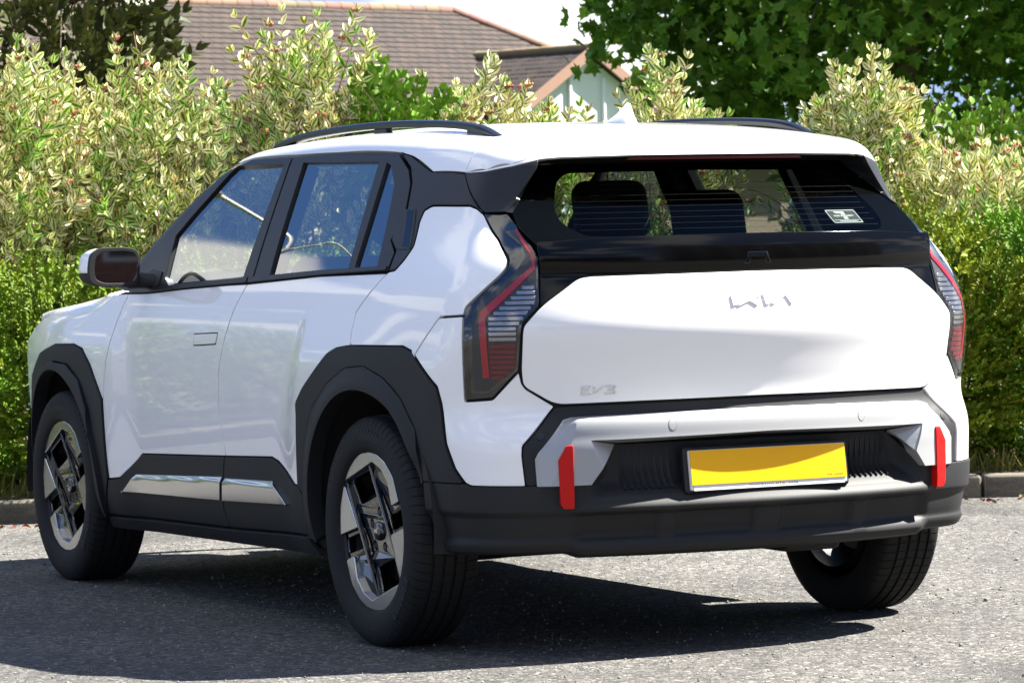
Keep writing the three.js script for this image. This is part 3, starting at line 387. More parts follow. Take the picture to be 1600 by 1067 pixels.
{ // door mirror: shell, lower half, glass, foot
  const cx = -1.0, cy = 1.128, cz = -1.86;
  const shape = [[-.098, -.01], [-.09, .045], [-.06, .066], [.03, .068], [.075, .06], [.088, .03], [.082, -.045], [.06, -.066], [-.055, -.064], [-.092, -.048]];
  const shell = (pred, grow) => { const rows = [], n = 10, ring = dense(fillet(shape, .03), .008); for (let k = 0; k <= n; k++) { const t = k / n, sc = Math.sqrt(Math.max(0, 1 - (t * .93) ** 2.6)) * grow; rows.push(ring.map(q => [cx + q[0] * sc - .02 * t, cy + clampY(q[1] * sc, pred), cz + .055 - t * .15])); } const g = []; for (let k = 0; k < n; k++) g.push(ruled([...rows[k], rows[k][0]], [...rows[k + 1], rows[k + 1][0]])); g.push(ruled([...rows[n], rows[n][0]], Array(ring.length + 1).fill([cx - .02, cy + clampY(0, pred), cz - .1]))); return g; };
  function clampY(v, p) { return p > 0 ? Math.max(v, -.016) : Math.min(v, -.018); }
  const smooth = gs => { const g = mergeGeometries(gs.map(plain)); g.deleteAttribute('normal'); g.deleteAttribute('uv'); const m = mergeV(g); m.computeVertexNormals(); return m; };
  const ms = both('door_mirror', smooth(shell(1, 1)), M.white, fdoors);
  both('mirror_base', smooth(shell(-1, 1)), M.plastic, fdoors);
  const ring = dense(fillet(shape, .03), .008), sh = new THREE.Shape(ring.map(q => new THREE.Vector2(q[0] * .99, q[1] * .99))), hole = new THREE.Path(ring.map(q => new THREE.Vector2(q[0] * .86 + .004, q[1] * .84)).reverse()); sh.holes.push(hole);
  const bez = new THREE.ExtrudeGeometry(sh, { depth: .012, bevelEnabled: true, bevelSize: .002, bevelThickness: .002, bevelSegments: 2 }); bez.translate(cx, cy, cz + .05); both('mirror_bezel', bez, M.plastic, fdoors);
  const gl = new THREE.ExtrudeGeometry(new THREE.Shape(ring.map(q => new THREE.Vector2(q[0] * .87 + .004, q[1] * .85))), { depth: .003, bevelEnabled: false }); gl.rotateY(-.16); gl.translate(cx, cy, cz + .05); both('mirror_glass', gl, M.mirrorGlass, fdoors);
  both('mirror_arm', [tube([[cx + .07, cy - .045, cz + .0], [-.9, 1.082, cz + .03], [-.845, 1.075, cz + .06]], t => .03 - .006 * t, 10), panel([[-1.9, 1.045], [-1.74, 1.06], [-1.745, 1.11], [-1.84, 1.12], [-1.92, 1.09]], { off: .008, grid: .03, round: .01 })], M.plastic, fdoors);
}
function mergeV(g) { const P = g.attributes.position, map = new Map(), idx = [], pos = []; for (let i = 0; i < P.count; i++) { const k = [P.getX(i), P.getY(i), P.getZ(i)].map(v => Math.round(v * 1e5)).join(); if (!map.has(k)) { map.set(k, pos.length / 3); pos.push(P.getX(i), P.getY(i), P.getZ(i)); } idx.push(map.get(k)); } const o = new THREE.BufferGeometry(); o.setAttribute('position', new THREE.Float32BufferAttribute(pos, 3)); o.setIndex(idx); return o; }
// ---------------------------------------------------------------- underbody, arch liners, cabin
{ put('underbody', [rbox(1.36, .1, 2.9, .03, 0, .255, -1.75), rbox(1.15, .1, .95, .04, 0, .345, .2), rbox(1.5, .06, 1.7, .02, 0, .24, -1.34), rbox(.2, .05, .3, .02, .3, .275, .4)], M.dark);
  const liner = z0 => { const a = arc(z0, .36, .425, -8, 188, 36), o = a.map(q => [-.885, q[1], q[0]]), i = a.map(q => [-.56, q[1], q[0]]); return [ruled(o, i), ruled(i, a.map(q => [-.56, Math.min(q[1], .3), q[0]]))]; };
  both('arch_liner', liner(0), M.dark); both('arch_liner', liner(-2.68), M.dark);
  put('suspension', [tube([[-.7, .33, 0], [0, .3, .02], [.7, .33, 0]], .035, 10), tube([[-.6, .3, .1], [-.62, .62, .12]], .04, 10), tube([[.6, .3, .1], [.62, .62, .12]], .04, 10), rbox(.5, .14, .3, .05, 0, .3, -2.68)], M.dark);
  put('cable_tag', rbox(.045, .012, .004, .001, -.36, .283, .6), M.yellowTag);
  // cabin
  put('cabin_floor', [rbox(1.5, .04, 2.6, .02, 0, .34, -1.2), rbox(1.2, .03, .7, .01, 0, .78, .33), rbox(1.44, .42, .05, .02, 0, .56, -2.25)], M.cabin);
  put('dashboard', [rbox(1.4, .22, .42, .08, 0, .93, -2.0), rbox(1.42, .13, .5, .05, 0, 1.035, -2.02), rbox(.34, .22, .9, .05, 0, .55, -1.5)], M.cabin);
  const seat = (x, z, w, tall) => [rbox(w, .16, .5, .06, x, .52, z), (() => { const b = rbox(w * .96, .62, .13, .06, 0, .31, 0); b.rotateX(-.34 * -1 * -1); b.translate(x, .56, z + .24); return b; })(), (() => { const h = rbox(.27, .2, .1, .06, 0, 0, 0); h.rotateX(-.2); h.translate(x, tall + .03, z + .44); return h; })(), tube([[x - .05, tall - .16, z + .43], [x - .05, tall, z + .47]], .006, 6), tube([[x + .05, tall - .16, z + .43], [x + .05, tall, z + .47]], .006, 6)];
  for (const x of [-.37, .37]) put('front_seat', seat(x, -1.25, .5, 1.25), M.fabric);
  put('rear_bench', [rbox(1.3, .16, .5, .06, 0, .55, -.42), (() => { const b = rbox(1.3, .6, .13, .05, 0, .3, 0); b.rotateX(-.3); b.translate(0, .6, -.2); return b; })()], M.fabric);
  for (const x of [-.36, .36]) put('headrest', [(() => { const h = rbox(.25, .19, .1, .05); h.rotateX(-.2); h.translate(x * .93, 1.24, -.1); return h; })(), tube([[x * .93, 1.08, -.13], [x * .93, 1.2, -.11]], .01, 6)], M.fabric);
  const wh = new THREE.TorusGeometry(.18, .016, 10, 40); wh.rotateX(-.4); wh.translate(.37, 1.0, -1.72); put('steering_wheel', [wh, tube([[.37, 1.0, -1.72], [.37, .92, -1.95]], .035, 8), rbox(.3, .06, .05, .02, .37, 1.0, -1.73)], M.cabin);
  put('headliner', panel(mirX([[0, .34], [-.5, .3], [-.56, 0], [-.57, -1.0], [-.54, -1.5], [0, -1.55]]), { map: roofSkin, off: -.035, gap: 0, depth: 0, grid: .08 }), M.headliner);
  both('pillar_lining', [panel([[-1.01, 1.47], [-.9, 1.47], [-.86, 1.09], [-1.0, 1.09]], { off: -.03, gap: 0, depth: .04, grid: .06 }), panel([[-.1, 1.44], [.3, 1.37], [.6, 1.27], [.12, 1.11], [-.02, 1.12]], { off: -.03, gap: 0, depth: .04, grid: .06 })], M.cabin);
}
// ---------------------------------------------------------------- wheels
const font = await new FontLoader().loadAsync('fonts/droid/droid_sans_bold.typeface.json');
{ const RT = .345, HW = .1075, RR = .235;
  // tyre: cross-section from the outer bead to the inner bead, tread cut by four grooves and by slanted sipes
  const prof = [[.088, RR - .002], [.098, RR + .004], [.1045, RR + .013], [.1085, .268], [.1095, .287], [.107, .306], [.1015, .322], [.094, .3335], [.085, .3395]];
  const tread = []; for (const c of [.052, .0175, -.0175, -.052]) tread.push([c + .0052, 0], [c + .0046, -.0065], [c - .0046, -.0065], [c - .0052, 0]);
  const pts = [...prof.map(q => [q[0], q[1], 0]), ...tread.map(([x, d]) => [x, RT - .0055 * (x / .085) ** 2 + d, d ? 2 : 1]), ...prof.slice().reverse().map(q => [-q[0], q[1], 0])];
  const NP = 76, fr = [0, .015, .085, .1, .4, .7], K = fr.length, NA = NP * K, P = [], idx = [], uv = [];
  for (let a = 0; a <= NA; a++) for (const [i, q] of pts.entries()) {
    const k = a % K, shift = q[0] > 0 ? q[0] * 1.1 : -q[0] * 1.1, ang = (Math.floor(a / K) + fr[k]) / NP * 2 * Math.PI + shift * .35;
    let r = q[1]; const sh = Math.abs(q[0]); if ((k === 1 || k === 2) && q[2] < 2 && r > .318) r -= sh > .06 ? .0048 : .0028;
    P.push(q[0], r * Math.cos(ang), r * Math.sin(ang)); uv.push(a / K, i);
  }
  for (let a = 0; a < NA; a++) for (let i = 0; i < pts.length - 1; i++) { const b = a * pts.length + i, c = b + pts.length; idx.push(b, b + 1, c, c, b + 1, c + 1); }
  const tg = new THREE.BufferGeometry(); tg.setAttribute('position', new THREE.Float32BufferAttribute(P, 3)); tg.setAttribute('uv', new THREE.Float32BufferAttribute(uv, 2)); tg.setIndex(idx); const tgc = toCreasedNormals(tg, .5);
  const letters = []; const ringText = (txt, rad, a0, size, dir) => { let a = a0; for (const ch of txt) { if (ch === ' ') { a += dir * size / rad; continue; } const g = new TextGeometry(ch, { font, size, depth: .0012, curveSegments: 4, bevelEnabled: false }); g.computeBoundingBox(); const w = g.boundingBox.max.x; g.translate(-w / 2, -size / 2, 0); a += dir * (w / 2 + .002) / rad; if (dir > 0) g.rotateZ(Math.PI); g.rotateZ(dir < 0 ? a - Math.PI / 2 : a - Math.PI / 2); g.translate(rad * Math.cos(a), rad * Math.sin(a), 0); a += dir * (w / 2 + .002) / rad; letters.push(g); } };
  ringText('KUMHO', .293, 2.75, .03, -1); ringText('215/60 R17', .283, 4.35, .018, 1); ringText('KUMHO', .293, -.4, .03, -1);
  const chk = []; for (let k = 0; k < 14; k++) for (let j = 0; j < 3; j++) if ((k + j) % 2) { const a = 1.25 + k * .035, r = .278 + j * .011, b = new THREE.BoxGeometry(.0095, .0098, .0012); b.rotateZ(a); b.translate(r * Math.cos(a), r * Math.sin(a), .0005); chk.push(b); }
  const lg = mergeGeometries([...letters, ...chk].map(plain)); lg.rotateY(Math.PI / 2); lg.translate(.1085, 0, 0);
  // in the wheel's own frame +x points outwards; face coordinates (across = -z, up = y)
  const face = q => new THREE.Vector2(q[0] * RR, q[1] * RR), rot2 = p => p.map(q => [-q[0], -q[1]]);
  const open1 = [[-.71, .614], [-.155, .773], [.067, .4545], [-.49, .295]], open2 = [[.316, .216], [.87, .35], [.91, .148], [.427, .011]];
  const disc = new THREE.Shape(); disc.absarc(0, 0, RR * .955, 0, 2 * Math.PI, false);
  for (const h of [open1, rot2(open1), open2, rot2(open2)]) disc.holes.push(new THREE.Path(fillet(h, .05).map(face).reverse()));
  for (let k = 0; k < 5; k++) { const a = Math.PI / 2 + k * 2 * Math.PI / 5, p = new THREE.Path(); p.absarc(.0572 * Math.cos(a), .0572 * Math.sin(a), .0155, 0, 2 * Math.PI, true); disc.holes.push(p); }
  const toWheel = g => { g.rotateY(Math.PI / 2); return g; };
  const faceG = new THREE.ExtrudeGeometry(disc, { depth: .022, bevelEnabled: true, bevelSize: .003, bevelThickness: .004, bevelSegments: 2, curveSegments: 40 }); faceG.translate(0, 0, .052); toWheel(faceG);
  const bars = []; for (const [a, b] of [[[-.83, .6], [.1, -.84]], [[-.12, .86], [.83, -.58]]]) for (const s of [0]) { const A = face(a), B = face(b), l = A.distanceTo(B), g = rbox(l, .012, .016, .004); g.rotateZ(Math.atan2(B.y - A.y, B.x - A.x)); g.translate((A.x + B.x) / 2, (A.y + B.y) / 2, .08); bars.push(toWheel(g)); }
  const chev = [[-.82, .6], [-.72, .72], [-.54, .86], [-.3, .965], [-.05, .99], [.2, .965], [.42, .885], [.65, .715], [.8, .42], [.6, .36], [.51, .636], [.316, .8], [.04, .885], [-.3, .77]], tri3 = [[-.84, .53], [-.955, .25], [-.985, -.1], [-.515, .02]];
  const silverG = []; for (const h of [chev, rot2(chev), tri3, rot2(tri3)]) { const g = new THREE.ExtrudeGeometry(new THREE.Shape(fillet(h, .03).map(face)), { depth: .012, bevelEnabled: true, bevelSize: .0025, bevelThickness: .003, bevelSegments: 2 }); g.translate(0, 0, .078); silverG.push(toWheel(g)); }
  const barrel = new THREE.LatheGeometry([[.2, -.1], [.206, -.06], [.21, .0], [.214, .05], [.222, .07], [.2345, .0815], [.2385, .087], [.237, .0905], [.232, .089]].map(q => new THREE.Vector2(...q)), 64); barrel.rotateZ(-Math.PI / 2);
  const cap = new THREE.LatheGeometry([[0, .009], [.02, .008], [.028, .004], [.03, -.01]].map(q => new THREE.Vector2(...q)), 40); cap.rotateZ(-Math.PI / 2); cap.translate(.07, 0, 0);
  const bd = new THREE.CylinderGeometry(.15, .15, .022, 48); bd.rotateZ(Math.PI / 2); bd.translate(.0, 0, 0); const cal = rbox(.07, .16, .09, .02, .0, .02, .12);
  const nuts = []; for (let k = 0; k < 5; k++) { const a = Math.PI / 2 + k * 2 * Math.PI / 5, g = new THREE.CylinderGeometry(.0105, .0105, .02, 6); g.rotateZ(Math.PI / 2); g.translate(.056, .0572 * Math.sin(a), -.0572 * Math.cos(a)); nuts.push(g); }
  const emb = []; for (const [x0, y0, x1, y1] of [[-.011, -.006, -.011, .006], [-.009, -.003, .001, .006], [-.004, .001, .002, -.006], [.004, -.006, .004, .006], [.005, -.005, .011, .006]]) { const l = Math.hypot(x1 - x0, y1 - y0), g = new THREE.BoxGeometry(l, .002, .0012); g.rotateZ(Math.atan2(y1 - y0, x1 - x0)); g.translate((x0 + x1) / 2, (y0 + y1) / 2+ 0, .0795); emb.push(toWheel(g)); }
  for (const g of [faceG, ...bars, ...silverG]) { const Q = g.attributes.position; for (let i = 0; i < Q.count; i++) { const r = Math.hypot(Q.getY(i), Q.getZ(i)); Q.setX(i, Q.getX(i) - .012 * (1 - sstep(.05, .2, r))); } g.computeVertexNormals(); }
  for (const [x, z, spin] of [[-1, 0, 0], [-1, -2.68, .16], [1, 0, .8], [1, -2.68, .4]]) {
    const w = new THREE.Group(); w.name = 'wheel'; w.position.set(x * .795, RT - .004, z - CZ); w.rotation.y = x < 0 ? Math.PI : 0; car.add(w); const w2 = new THREE.Group();
    const sp = g => { const q = plain(g).clone(); q.rotateX(spin); return q; };
    const ty = mesh('tyre', sp(tgc), M.tyre, w); mesh('sidewall_lettering', sp(lg), M.tyreTread, w);
    const rim = mesh('rim', [sp(faceG), ...bars.map(sp)], M.gloss, w); mesh('rim_insert', silverG.map(sp), M.machined, w); mesh('rim_barrel', barrel, std([.02, .02, .022], .55, { metalness: .3 }), w);
    const cp = mesh('centre_cap', cap, M.gloss, w); mesh('cap_emblem', emb.map(sp), M.chrome, w); for (const n of nuts) mesh('wheel_nut', sp(n), M.satin, w); mesh('brake_disc', bd, M.steel, w); mesh('brake_caliper', cal, M.dark, w);
  }
}
// ---------------------------------------------------------------- ground, kerb, planting bed
const K0 = [-.15, -5.35], UX = [.9165, .4], NX = [.4, -.9165];
const kw = (a, b, y = 0) => [K0[0] + a * UX[0] + b * NX[0], y, K0[1] + a * UX[1] + b * NX[1]];
const KTURN = Math.atan2(-UX[1], UX[0]);
const struct = (o) => { o.userData.kind = 'structure'; return o; };
{ // worn tarmac: pale and dark chippings in a grey binder
  const n = 1024, cell = 96, pt = []; for (let i = 0; i < cell * cell; i++) pt.push([rnd(), rnd(), rnd(), rnd()]);
  const chips = (u, v, c) => { const x = u * c, y = v * c, X = Math.floor(x), Y = Math.floor(y); let best = 9, id = 0, second = 9; for (let j = -1; j <= 1; j++) for (let i = -1; i <= 1; i++) { const k = ((Y + j + c) % c) * c + (X + i + c) % c, p = pt[k % pt.length], dx = X + i + p[0] - x, dy = Y + j + p[1] - y, d = dx * dx + dy * dy; if (d < best) { second = best; best = d; id = k % pt.length; } else if (d < second) second = d; } return [Math.sqrt(second) - Math.sqrt(best), pt[id][2], pt[id][3]]; };
  const col = [], hgt = []; for (let j = 0; j < n; j++) for (let i = 0; i < n; i++) { const [e, t, q] = chips(i / n, j / n, 96), [e2, t2] = chips(i / n + .37, j / n + .11, 48); const edge = clamp01(e * 4), big = t2 > .93 ? clamp01(e2 * 5) : 0; let c = .1 + .4 * edge * (.25 + t); if (t > .88) c += .3 * edge; if (q > .84) c *= .4; c = c * (1 - big) + big * (.35 + .25 * q); c += .05 * (rnd() - .5); const w = .97 + .05 * q; col.push([c * 1.04, c, c * (.92 - .02 * (t > .8))]); hgt.push(.25 + .6 * edge * (.4 + .6 * t) + .3 * big); }
  const map = noiseTex(n, (u, v, i, j) => col[j * n + i].map(x => Math.pow(x * .19, 1 / 2.2)), true), bump = noiseTex(n, (u, v, i, j) => hgt[j * n + i]);
  const g = new THREE.PlaneGeometry(400, 400, 1, 1); g.rotateX(-Math.PI / 2);
  const fine = new THREE.PlaneGeometry(24, 24, 240, 240); fine.rotateX(-Math.PI / 2);
  const put = (geo, name, y, w) => { const P = geo.attributes.position, U = geo.attributes.uv, C = new Float32Array(P.count * 3); for (let i = 0; i < P.count; i++) { const x = P.getX(i), z = P.getZ(i); U.setXY(i, x / 1.5, z / 1.5); const wear = clamp01((fbm(x * .9 + 31, z * .9 + 4, 5, 4) - .56) * 6), s = (.72 + .55 * fbm(x * .45 + 9, z * .45, 2, 4) + .22 * (vnoise(x * 2.3, z * 2.3) - .5)) * (1 - .45 * wear) * (.9 + .2 * vnoise(x * 7, z * 7)); C[i * 3] = s; C[i * 3 + 1] = s * .99; C[i * 3 + 2] = s * .97; } geo.setAttribute('color', new THREE.BufferAttribute(C, 3)); const m = mesh(name, geo, new THREE.MeshStandardMaterial({ map, bumpMap: bump, bumpScale: .006, roughness: .92, vertexColors: true }), scene); m.position.y = y; return struct(m); };
  put(g, 'ground', -.006); put(fine, 'car_park', 0);
  const chip = new THREE.IcosahedronGeometry(1, 0), im = new THREE.InstancedMesh(chip, std([.2, .195, .185], .85), 16000), m4 = new THREE.Matrix4(), q = new THREE.Quaternion(), cc = new THREE.Color();
  for (let i = 0; i < 16000; i++) { const t = rnd(), z = rr(-7, 3.4), x = rr(-3.2, 4.4), s = .0018 + .0034 * rnd() ** 3 + (rnd() > .985 ? .005 : 0); q.setFromEuler(new THREE.Euler(rr(0, 6), rr(0, 6), rr(0, 6))); m4.compose(new THREE.Vector3(x, s * .35, z), q, new THREE.Vector3(s, s * rr(.5, .9), s * rr(.7, 1.3))); im.setMatrixAt(i, m4); const v = rr(.45, 1.25); im.setColorAt(i, cc.setRGB(v, v * .98, v * .94)); }
  im.name = 'loose_gravel'; im.castShadow = im.receiveShadow = true; im.userData = { kind: 'stuff', label: 'loose pale stone chippings scattered over the tarmac', category: 'gravel' }; scene.add(im);
}
{ const kerb = new THREE.Group(); kerb.name = 'kerb'; struct(kerb); kerb.position.set(...kw(0, 0)); kerb.rotation.y = KTURN; scene.add(kerb);
  const grit = noiseTex(256, (u, v) => { const s = .5 + .3 * (rnd() - .5) + .4 * (fbm(u * 6, v * 6, 3, 4) - .5); return [s, s * .97, s * .9]; }, true), mats = [0, 1, 2].map(i => std([.36 + i * .05, .34 + i * .04, .3 + i * .04], .9, { map: grit, bumpMap: grit, bumpScale: .004 }));
  const geos = [0, 1, 2].map(() => { const g = new RoundedBoxGeometry(.9, .25, .13, 3, .018), P = g.attributes.position; for (let i = 0; i < P.count; i++) P.setXYZ(i, P.getX(i), P.getY(i) + .006 * (fbm(P.getX(i) * 9 + i % 1, P.getZ(i) * 9, 1, 3) - .5), P.getZ(i) + .008 * (fbm(P.getX(i) * 7, P.getY(i) * 9, 4, 3) - .5)); g.computeVertexNormals(); return g; });
  for (let k = -9; k < 12; k++) { const s = mesh('kerb_stone', geos[(k + 9) % 3], mats[(k * 7 + 70) % 3], kerb); s.position.set(4.22 + k * .912 - .45, -.022 + rr(-.004, .004), -.075 + rr(-.006, .006)); s.rotation.y = rr(-.008, .008); }
  const bed = new THREE.PlaneGeometry(26, 9, 130, 45); bed.rotateX(-Math.PI / 2); const P = bed.attributes.position, C = []; for (let i = 0; i < P.count; i++) { const x = P.getX(i), z = P.getZ(i); P.setY(i, .075 + .04 * fbm(x * 2, z * 2, 7, 4) + .02 * vnoise(x * 9, z * 9)); const t = fbm(x * 5, z * 5, 3, 3); C.push(.04 + .03 * t, .03 + .022 * t, .02 + .014 * t); }
  bed.setAttribute('color', new THREE.Float32BufferAttribute(C, 3)); bed.computeVertexNormals(); const b = struct(mesh('planting_bed', bed, std([1, 1, 1], .95, { vertexColors: true }), scene)); b.position.set(...kw(3, 4.64)); b.rotation.y = KTURN;
}
// ---------------------------------------------------------------- leaves and shrubs
function leafGeo(L, Wd, fold, curl, inner, margin, mw) {       // a blade along +y, folded on its midrib; two tones
  const rows = [[0, .06], [.18, .62], [.42, 1], [.68, .82], [.88, .38], [1, .02]], P = [], C = [], idx = []; const pt = (x, t) => [x * Wd / 2, t * L, Math.abs(x) * fold * Wd - curl * L * t * t];
  const strip = (f0, f1, c) => { const b = P.length / 3; rows.forEach(([t, w]) => { P.push(...pt(f0 * w, t), ...pt(f1 * w, t)); C.push(...c, ...c); }); for (let i = 0; i < rows.length - 1; i++) { const k = b + i * 2; idx.push(k, k + 1, k + 2, k + 2, k + 1, k + 3); } };
  if (margin) { strip(-1, -mw, margin); strip(-mw, 0, inner); strip(0, mw, inner); strip(mw, 1, margin); } else { strip(-1, 0, inner); strip(0, 1, inner); }
  const g = new THREE.BufferGeometry(); g.setAttribute('position', new THREE.Float32BufferAttribute(P, 3)); g.setAttribute('color', new THREE.Float32BufferAttribute(C, 3)); g.setIndex(idx); g.computeVertexNormals(); return g;
}
const leafMat = (r = .5, tr = .3) => new THREE.MeshPhysicalMaterial({ color: 0xffffff, vertexColors: true, roughness: r, specularIntensity: .25, transmission: tr, thickness: 0, side: THREE.DoubleSide });
const LM = leafMat(.55, .25), TM = leafMat(.6, .42), barkMat = std([.11, .075, .05], .9), twigMat = std([.16, .075, .05], .8);
const variegated = [leafGeo(.066, .026, .22, .12, [.1, .18, .025], [.82, .77, .43], .3), leafGeo(.058, .024, .3, .2, [.17, .25, .035], [.88, .83, .52], .22), leafGeo(.062, .027, .15, .05, [.11, .22, .02], [.68, .67, .27], .42)];
const freshLeaf = [leafGeo(.065, .034, .15, .15, [.11, .22, .018]), leafGeo(.055, .028, .2, .1, [.14, .26, .025])];
const elderLeaf = [leafGeo(.09, .034, .15, .2, [.055, .07, .018]), leafGeo(.075, .03, .2, .1, [.08, .09, .022])];
const Y3 = new THREE.Vector3(0, 1, 0), tmpM = new THREE.Matrix4(), tmpQ = new THREE.Quaternion(), tmpQ2 = new THREE.Quaternion(), tmpC = new THREE.Color();
function instanced(name, geo, mat, list, parent, label) {
  const im = new THREE.InstancedMesh(geo, mat, list.length); list.forEach((t, i) => { im.setMatrixAt(i, t.m); im.setColorAt(i, t.c); });
  im.name = name; im.castShadow = im.receiveShadow = true; im.userData.kind = 'stuff'; parent.add(im); return im;
}
function place(p, dir, roll, s) { tmpQ.setFromUnitVectors(Y3, dir); tmpQ2.setFromAxisAngle(Y3, roll); return new THREE.Matrix4().compose(p, tmpQ.clone().multiply(tmpQ2), new THREE.Vector3(s, s, s)); }
const V3 = (x, y, z) => new THREE.Vector3(x, y, z);
// a bush of upright leafy shoots: env(t) gives a random point in the crown and the way it faces
function leafyShrub(name, label, category, a, b, o) {
  const g = thing(name, label, category, kw(a, b, .06), KTURN, o.group), lists = o.leaves.map(() => []), twigs = [];
  for (let k = 0; k < o.stems; k++) { const t = rr(0, 6.28), r = o.rx * rr(.2, .85), h = o.h * rr(.6, .95), x = Math.cos(t) * r, z = Math.sin(t) * r * o.rz / o.rx; mesh('stem', tube([[rr(-.12, .12), 0, rr(-.1, .1)], [x * .4 + rr(-.05, .05), h * .4, z * .4], [x * .8, h * .75, z * .8], [x, h, z]], q => .013 - .0095 * q, 5, 10), o.bark || twigMat, g); }
  for (let k = 0; k < o.shoots; k++) {
    let x, y, z, d; for (;;) { const t = rr(0, 6.28), c = rr(-1, 1), rad = .55 + .45 * Math.sqrt(rnd()), s = Math.sqrt(1 - c * c); x = Math.cos(t) * s * rad; z = Math.sin(t) * s * rad; y = c * rad; const hx = o.base + (o.h - o.base) * (.5 + .5 * y); if (hx < .1) continue; d = V3(x, y * .6 + .55, z).normalize(); const lump = .5 + 1.0 * fbm(x * 2.6 + a * 3.1, y * 2.3 + 7, z * 2.6, 3); x *= o.rx * lump; z *= o.rz * lump; y = o.base + (o.h - o.base) * (.5 + .5 * y * lump); break; }
    d.x += rr(-.35, .35); d.y += rr(0, .5); d.z += rr(-.35, .35); d.normalize(); const L = o.shoot * rr(.6, 1.35), p0 = V3(x, y, z).addScaledVector(d, -L * .6); const tint = rr(.7, 1.15), hue = rr(-.06, .06), green = o.group && rnd() > .72 ? rr(.25, .6) : 0;
    twigs.push({ m: new THREE.Matrix4().compose(p0, new THREE.Quaternion().setFromUnitVectors(Y3, d), V3(1, L, 1)), c: new THREE.Color(1, 1, 1) });
    if (k % 90 === 7) { const e = p0.clone().addScaledVector(d, L * 1.2 + .18); mesh('stem', tube([p0.toArray(), p0.clone().lerp(e, .5).add(V3(rr(-.04, .04), .05, rr(-.04, .04))).toArray(), e.add(V3(rr(-.15, .15), -.02, rr(-.05, .05))).toArray()], q => .0035 - .0022 * q, 5, 8), o.bark || twigMat, g); }
    const nn = o.nodes, side = V3(-d.z, 0, d.x).normalize(); for (let i = 0; i <= nn; i++) { const f = .25 + .75 * i / nn, base = p0.clone().addScaledVector(d, L * f), r0 = i * 1.57 + rnd(), cnt = i === nn ? 4 : 2; for (let q = 0; q < cnt; q++) { const an = r0 + q * 2 * Math.PI / cnt, out = side.clone().applyAxisAngle(d, an), dir = out.multiplyScalar(i === nn ? rr(.3, .8) : rr(.8, 1.5)).add(d).normalize(); const v = tint * rr(.85, 1.12); lists[Math.floor(rnd() * lists.length)].push({ m: place(base, dir, rr(-.5, .5), (i === nn ? rr(.6, .95) : rr(.75, 1.2)) * (o.leaf || 1)), c: new THREE.Color(v * (1 + hue) * (1 - green * .75), v * (1 - green * .25), v * (1 - hue) * (1 - green)) }); } }
  }
  lists.forEach((l, i) => instanced('foliage', o.leaves[i], o.mat || LM, l, g)); instanced('twigs', new THREE.CylinderGeometry(.0014, .0026, 1, 4).translate(0, .5, 0), o.bark || twigMat, twigs, g);
  if (o.heads) { const hl = [], hg = mergeGeometries(Array.from({ length: 9 }, () => { const s = new THREE.IcosahedronGeometry(.0085, 0); s.translate(rr(-.018, .018), rr(0, .012), rr(-.018, .018)); return s; })); for (let i = 0; i < o.heads; i++) { const w = twigs[Math.floor(rnd() * twigs.length)], p = V3(0, 1, 0).applyMatrix4(w.m); hl.push({ m: new THREE.Matrix4().makeTranslation(p.x, p.y + .01, p.z), c: new THREE.Color().setRGB(rr(.7, 1.2), rr(.7, 1.1), rr(.7, 1)) }); } instanced('flower_heads', hg, std([.3, .11, .06], .8), hl, g); }
  return g;
}
// small-leaved hedge plants
const sprayGeo = [0, 1].map(v => { const gs = []; for (let i = 0; i < 15; i++) { const t = .15 + .85 * i / 15, s = i % 2 ? 1 : -1, g = leafGeo(.027, .0155, .15, .1, [1, 1, 1]); g.applyMatrix4(place(V3(.004 * s, t * .13, 0), V3(s * rr(.6, 1.1), rr(.5, .9), rr(-.5, .5)).normalize(), rr(0, 3), rr(.8, 1.25) * (1.15 - .5 * t))); gs.push(g); } return mergeGeometries(gs); });
function hedgePlant(label, a, b, rx, rz, h, n, tone, group) {
  const g = thing('hedge_plant', label, 'hedge', kw(a, b, .05), KTURN, group), lists = [[], []];
  for (let k = 0; k < 9; k++) { const x = rr(-.5, .5) * rx, z = rr(-.5, .5) * rz; mesh('stem', tube([[x * .3, 0, z * .3], [x, h * .45, z], [x * 1.4, h * .8, z * 1.4]], q => .012 - .008 * q, 5, 6), barkMat, g); }
  for (let i = 0; i < n; i++) { const t = rr(0, 6.28), c = rr(-.95, 1), rad = .6 + .4 * Math.sqrt(rnd()), s = Math.sqrt(1 - c * c) ** .6, lump = .6 + .8 * fbm(Math.cos(t) * s * 2.2 + a * 2, c * 2.2, Math.sin(t) * s * 2.2, 3); const d = V3(Math.cos(t) * s, c * .8 + .35, Math.sin(t) * s); d.x += rr(-.5, .5); d.y += rr(-.2, .6); d.z += rr(-.5, .5); d.normalize(); const p = V3(Math.cos(t) * s * rx * rad * lump, Math.max(.03, h * (.5 + .5 * c * rad * lump)), Math.sin(t) * s * rz * rad * lump); const v = rr(.6, 1.25), y = rr(0, 1); lists[i % 2].push({ m: place(p.addScaledVector(d, -.06), d, rr(0, 6.28), rr(.75, 1.3)), c: new THREE.Color().setRGB(tone[0] * v * (1 + .7 * y * y), tone[1] * v * (1 + .35 * y * y), tone[2] * v) }); }
  lists.forEach((l, i) => instanced('foliage', sprayGeo[i], LM, l, g)); return g;
}
const HG = 'small-leaved hedge plants behind the kerb';
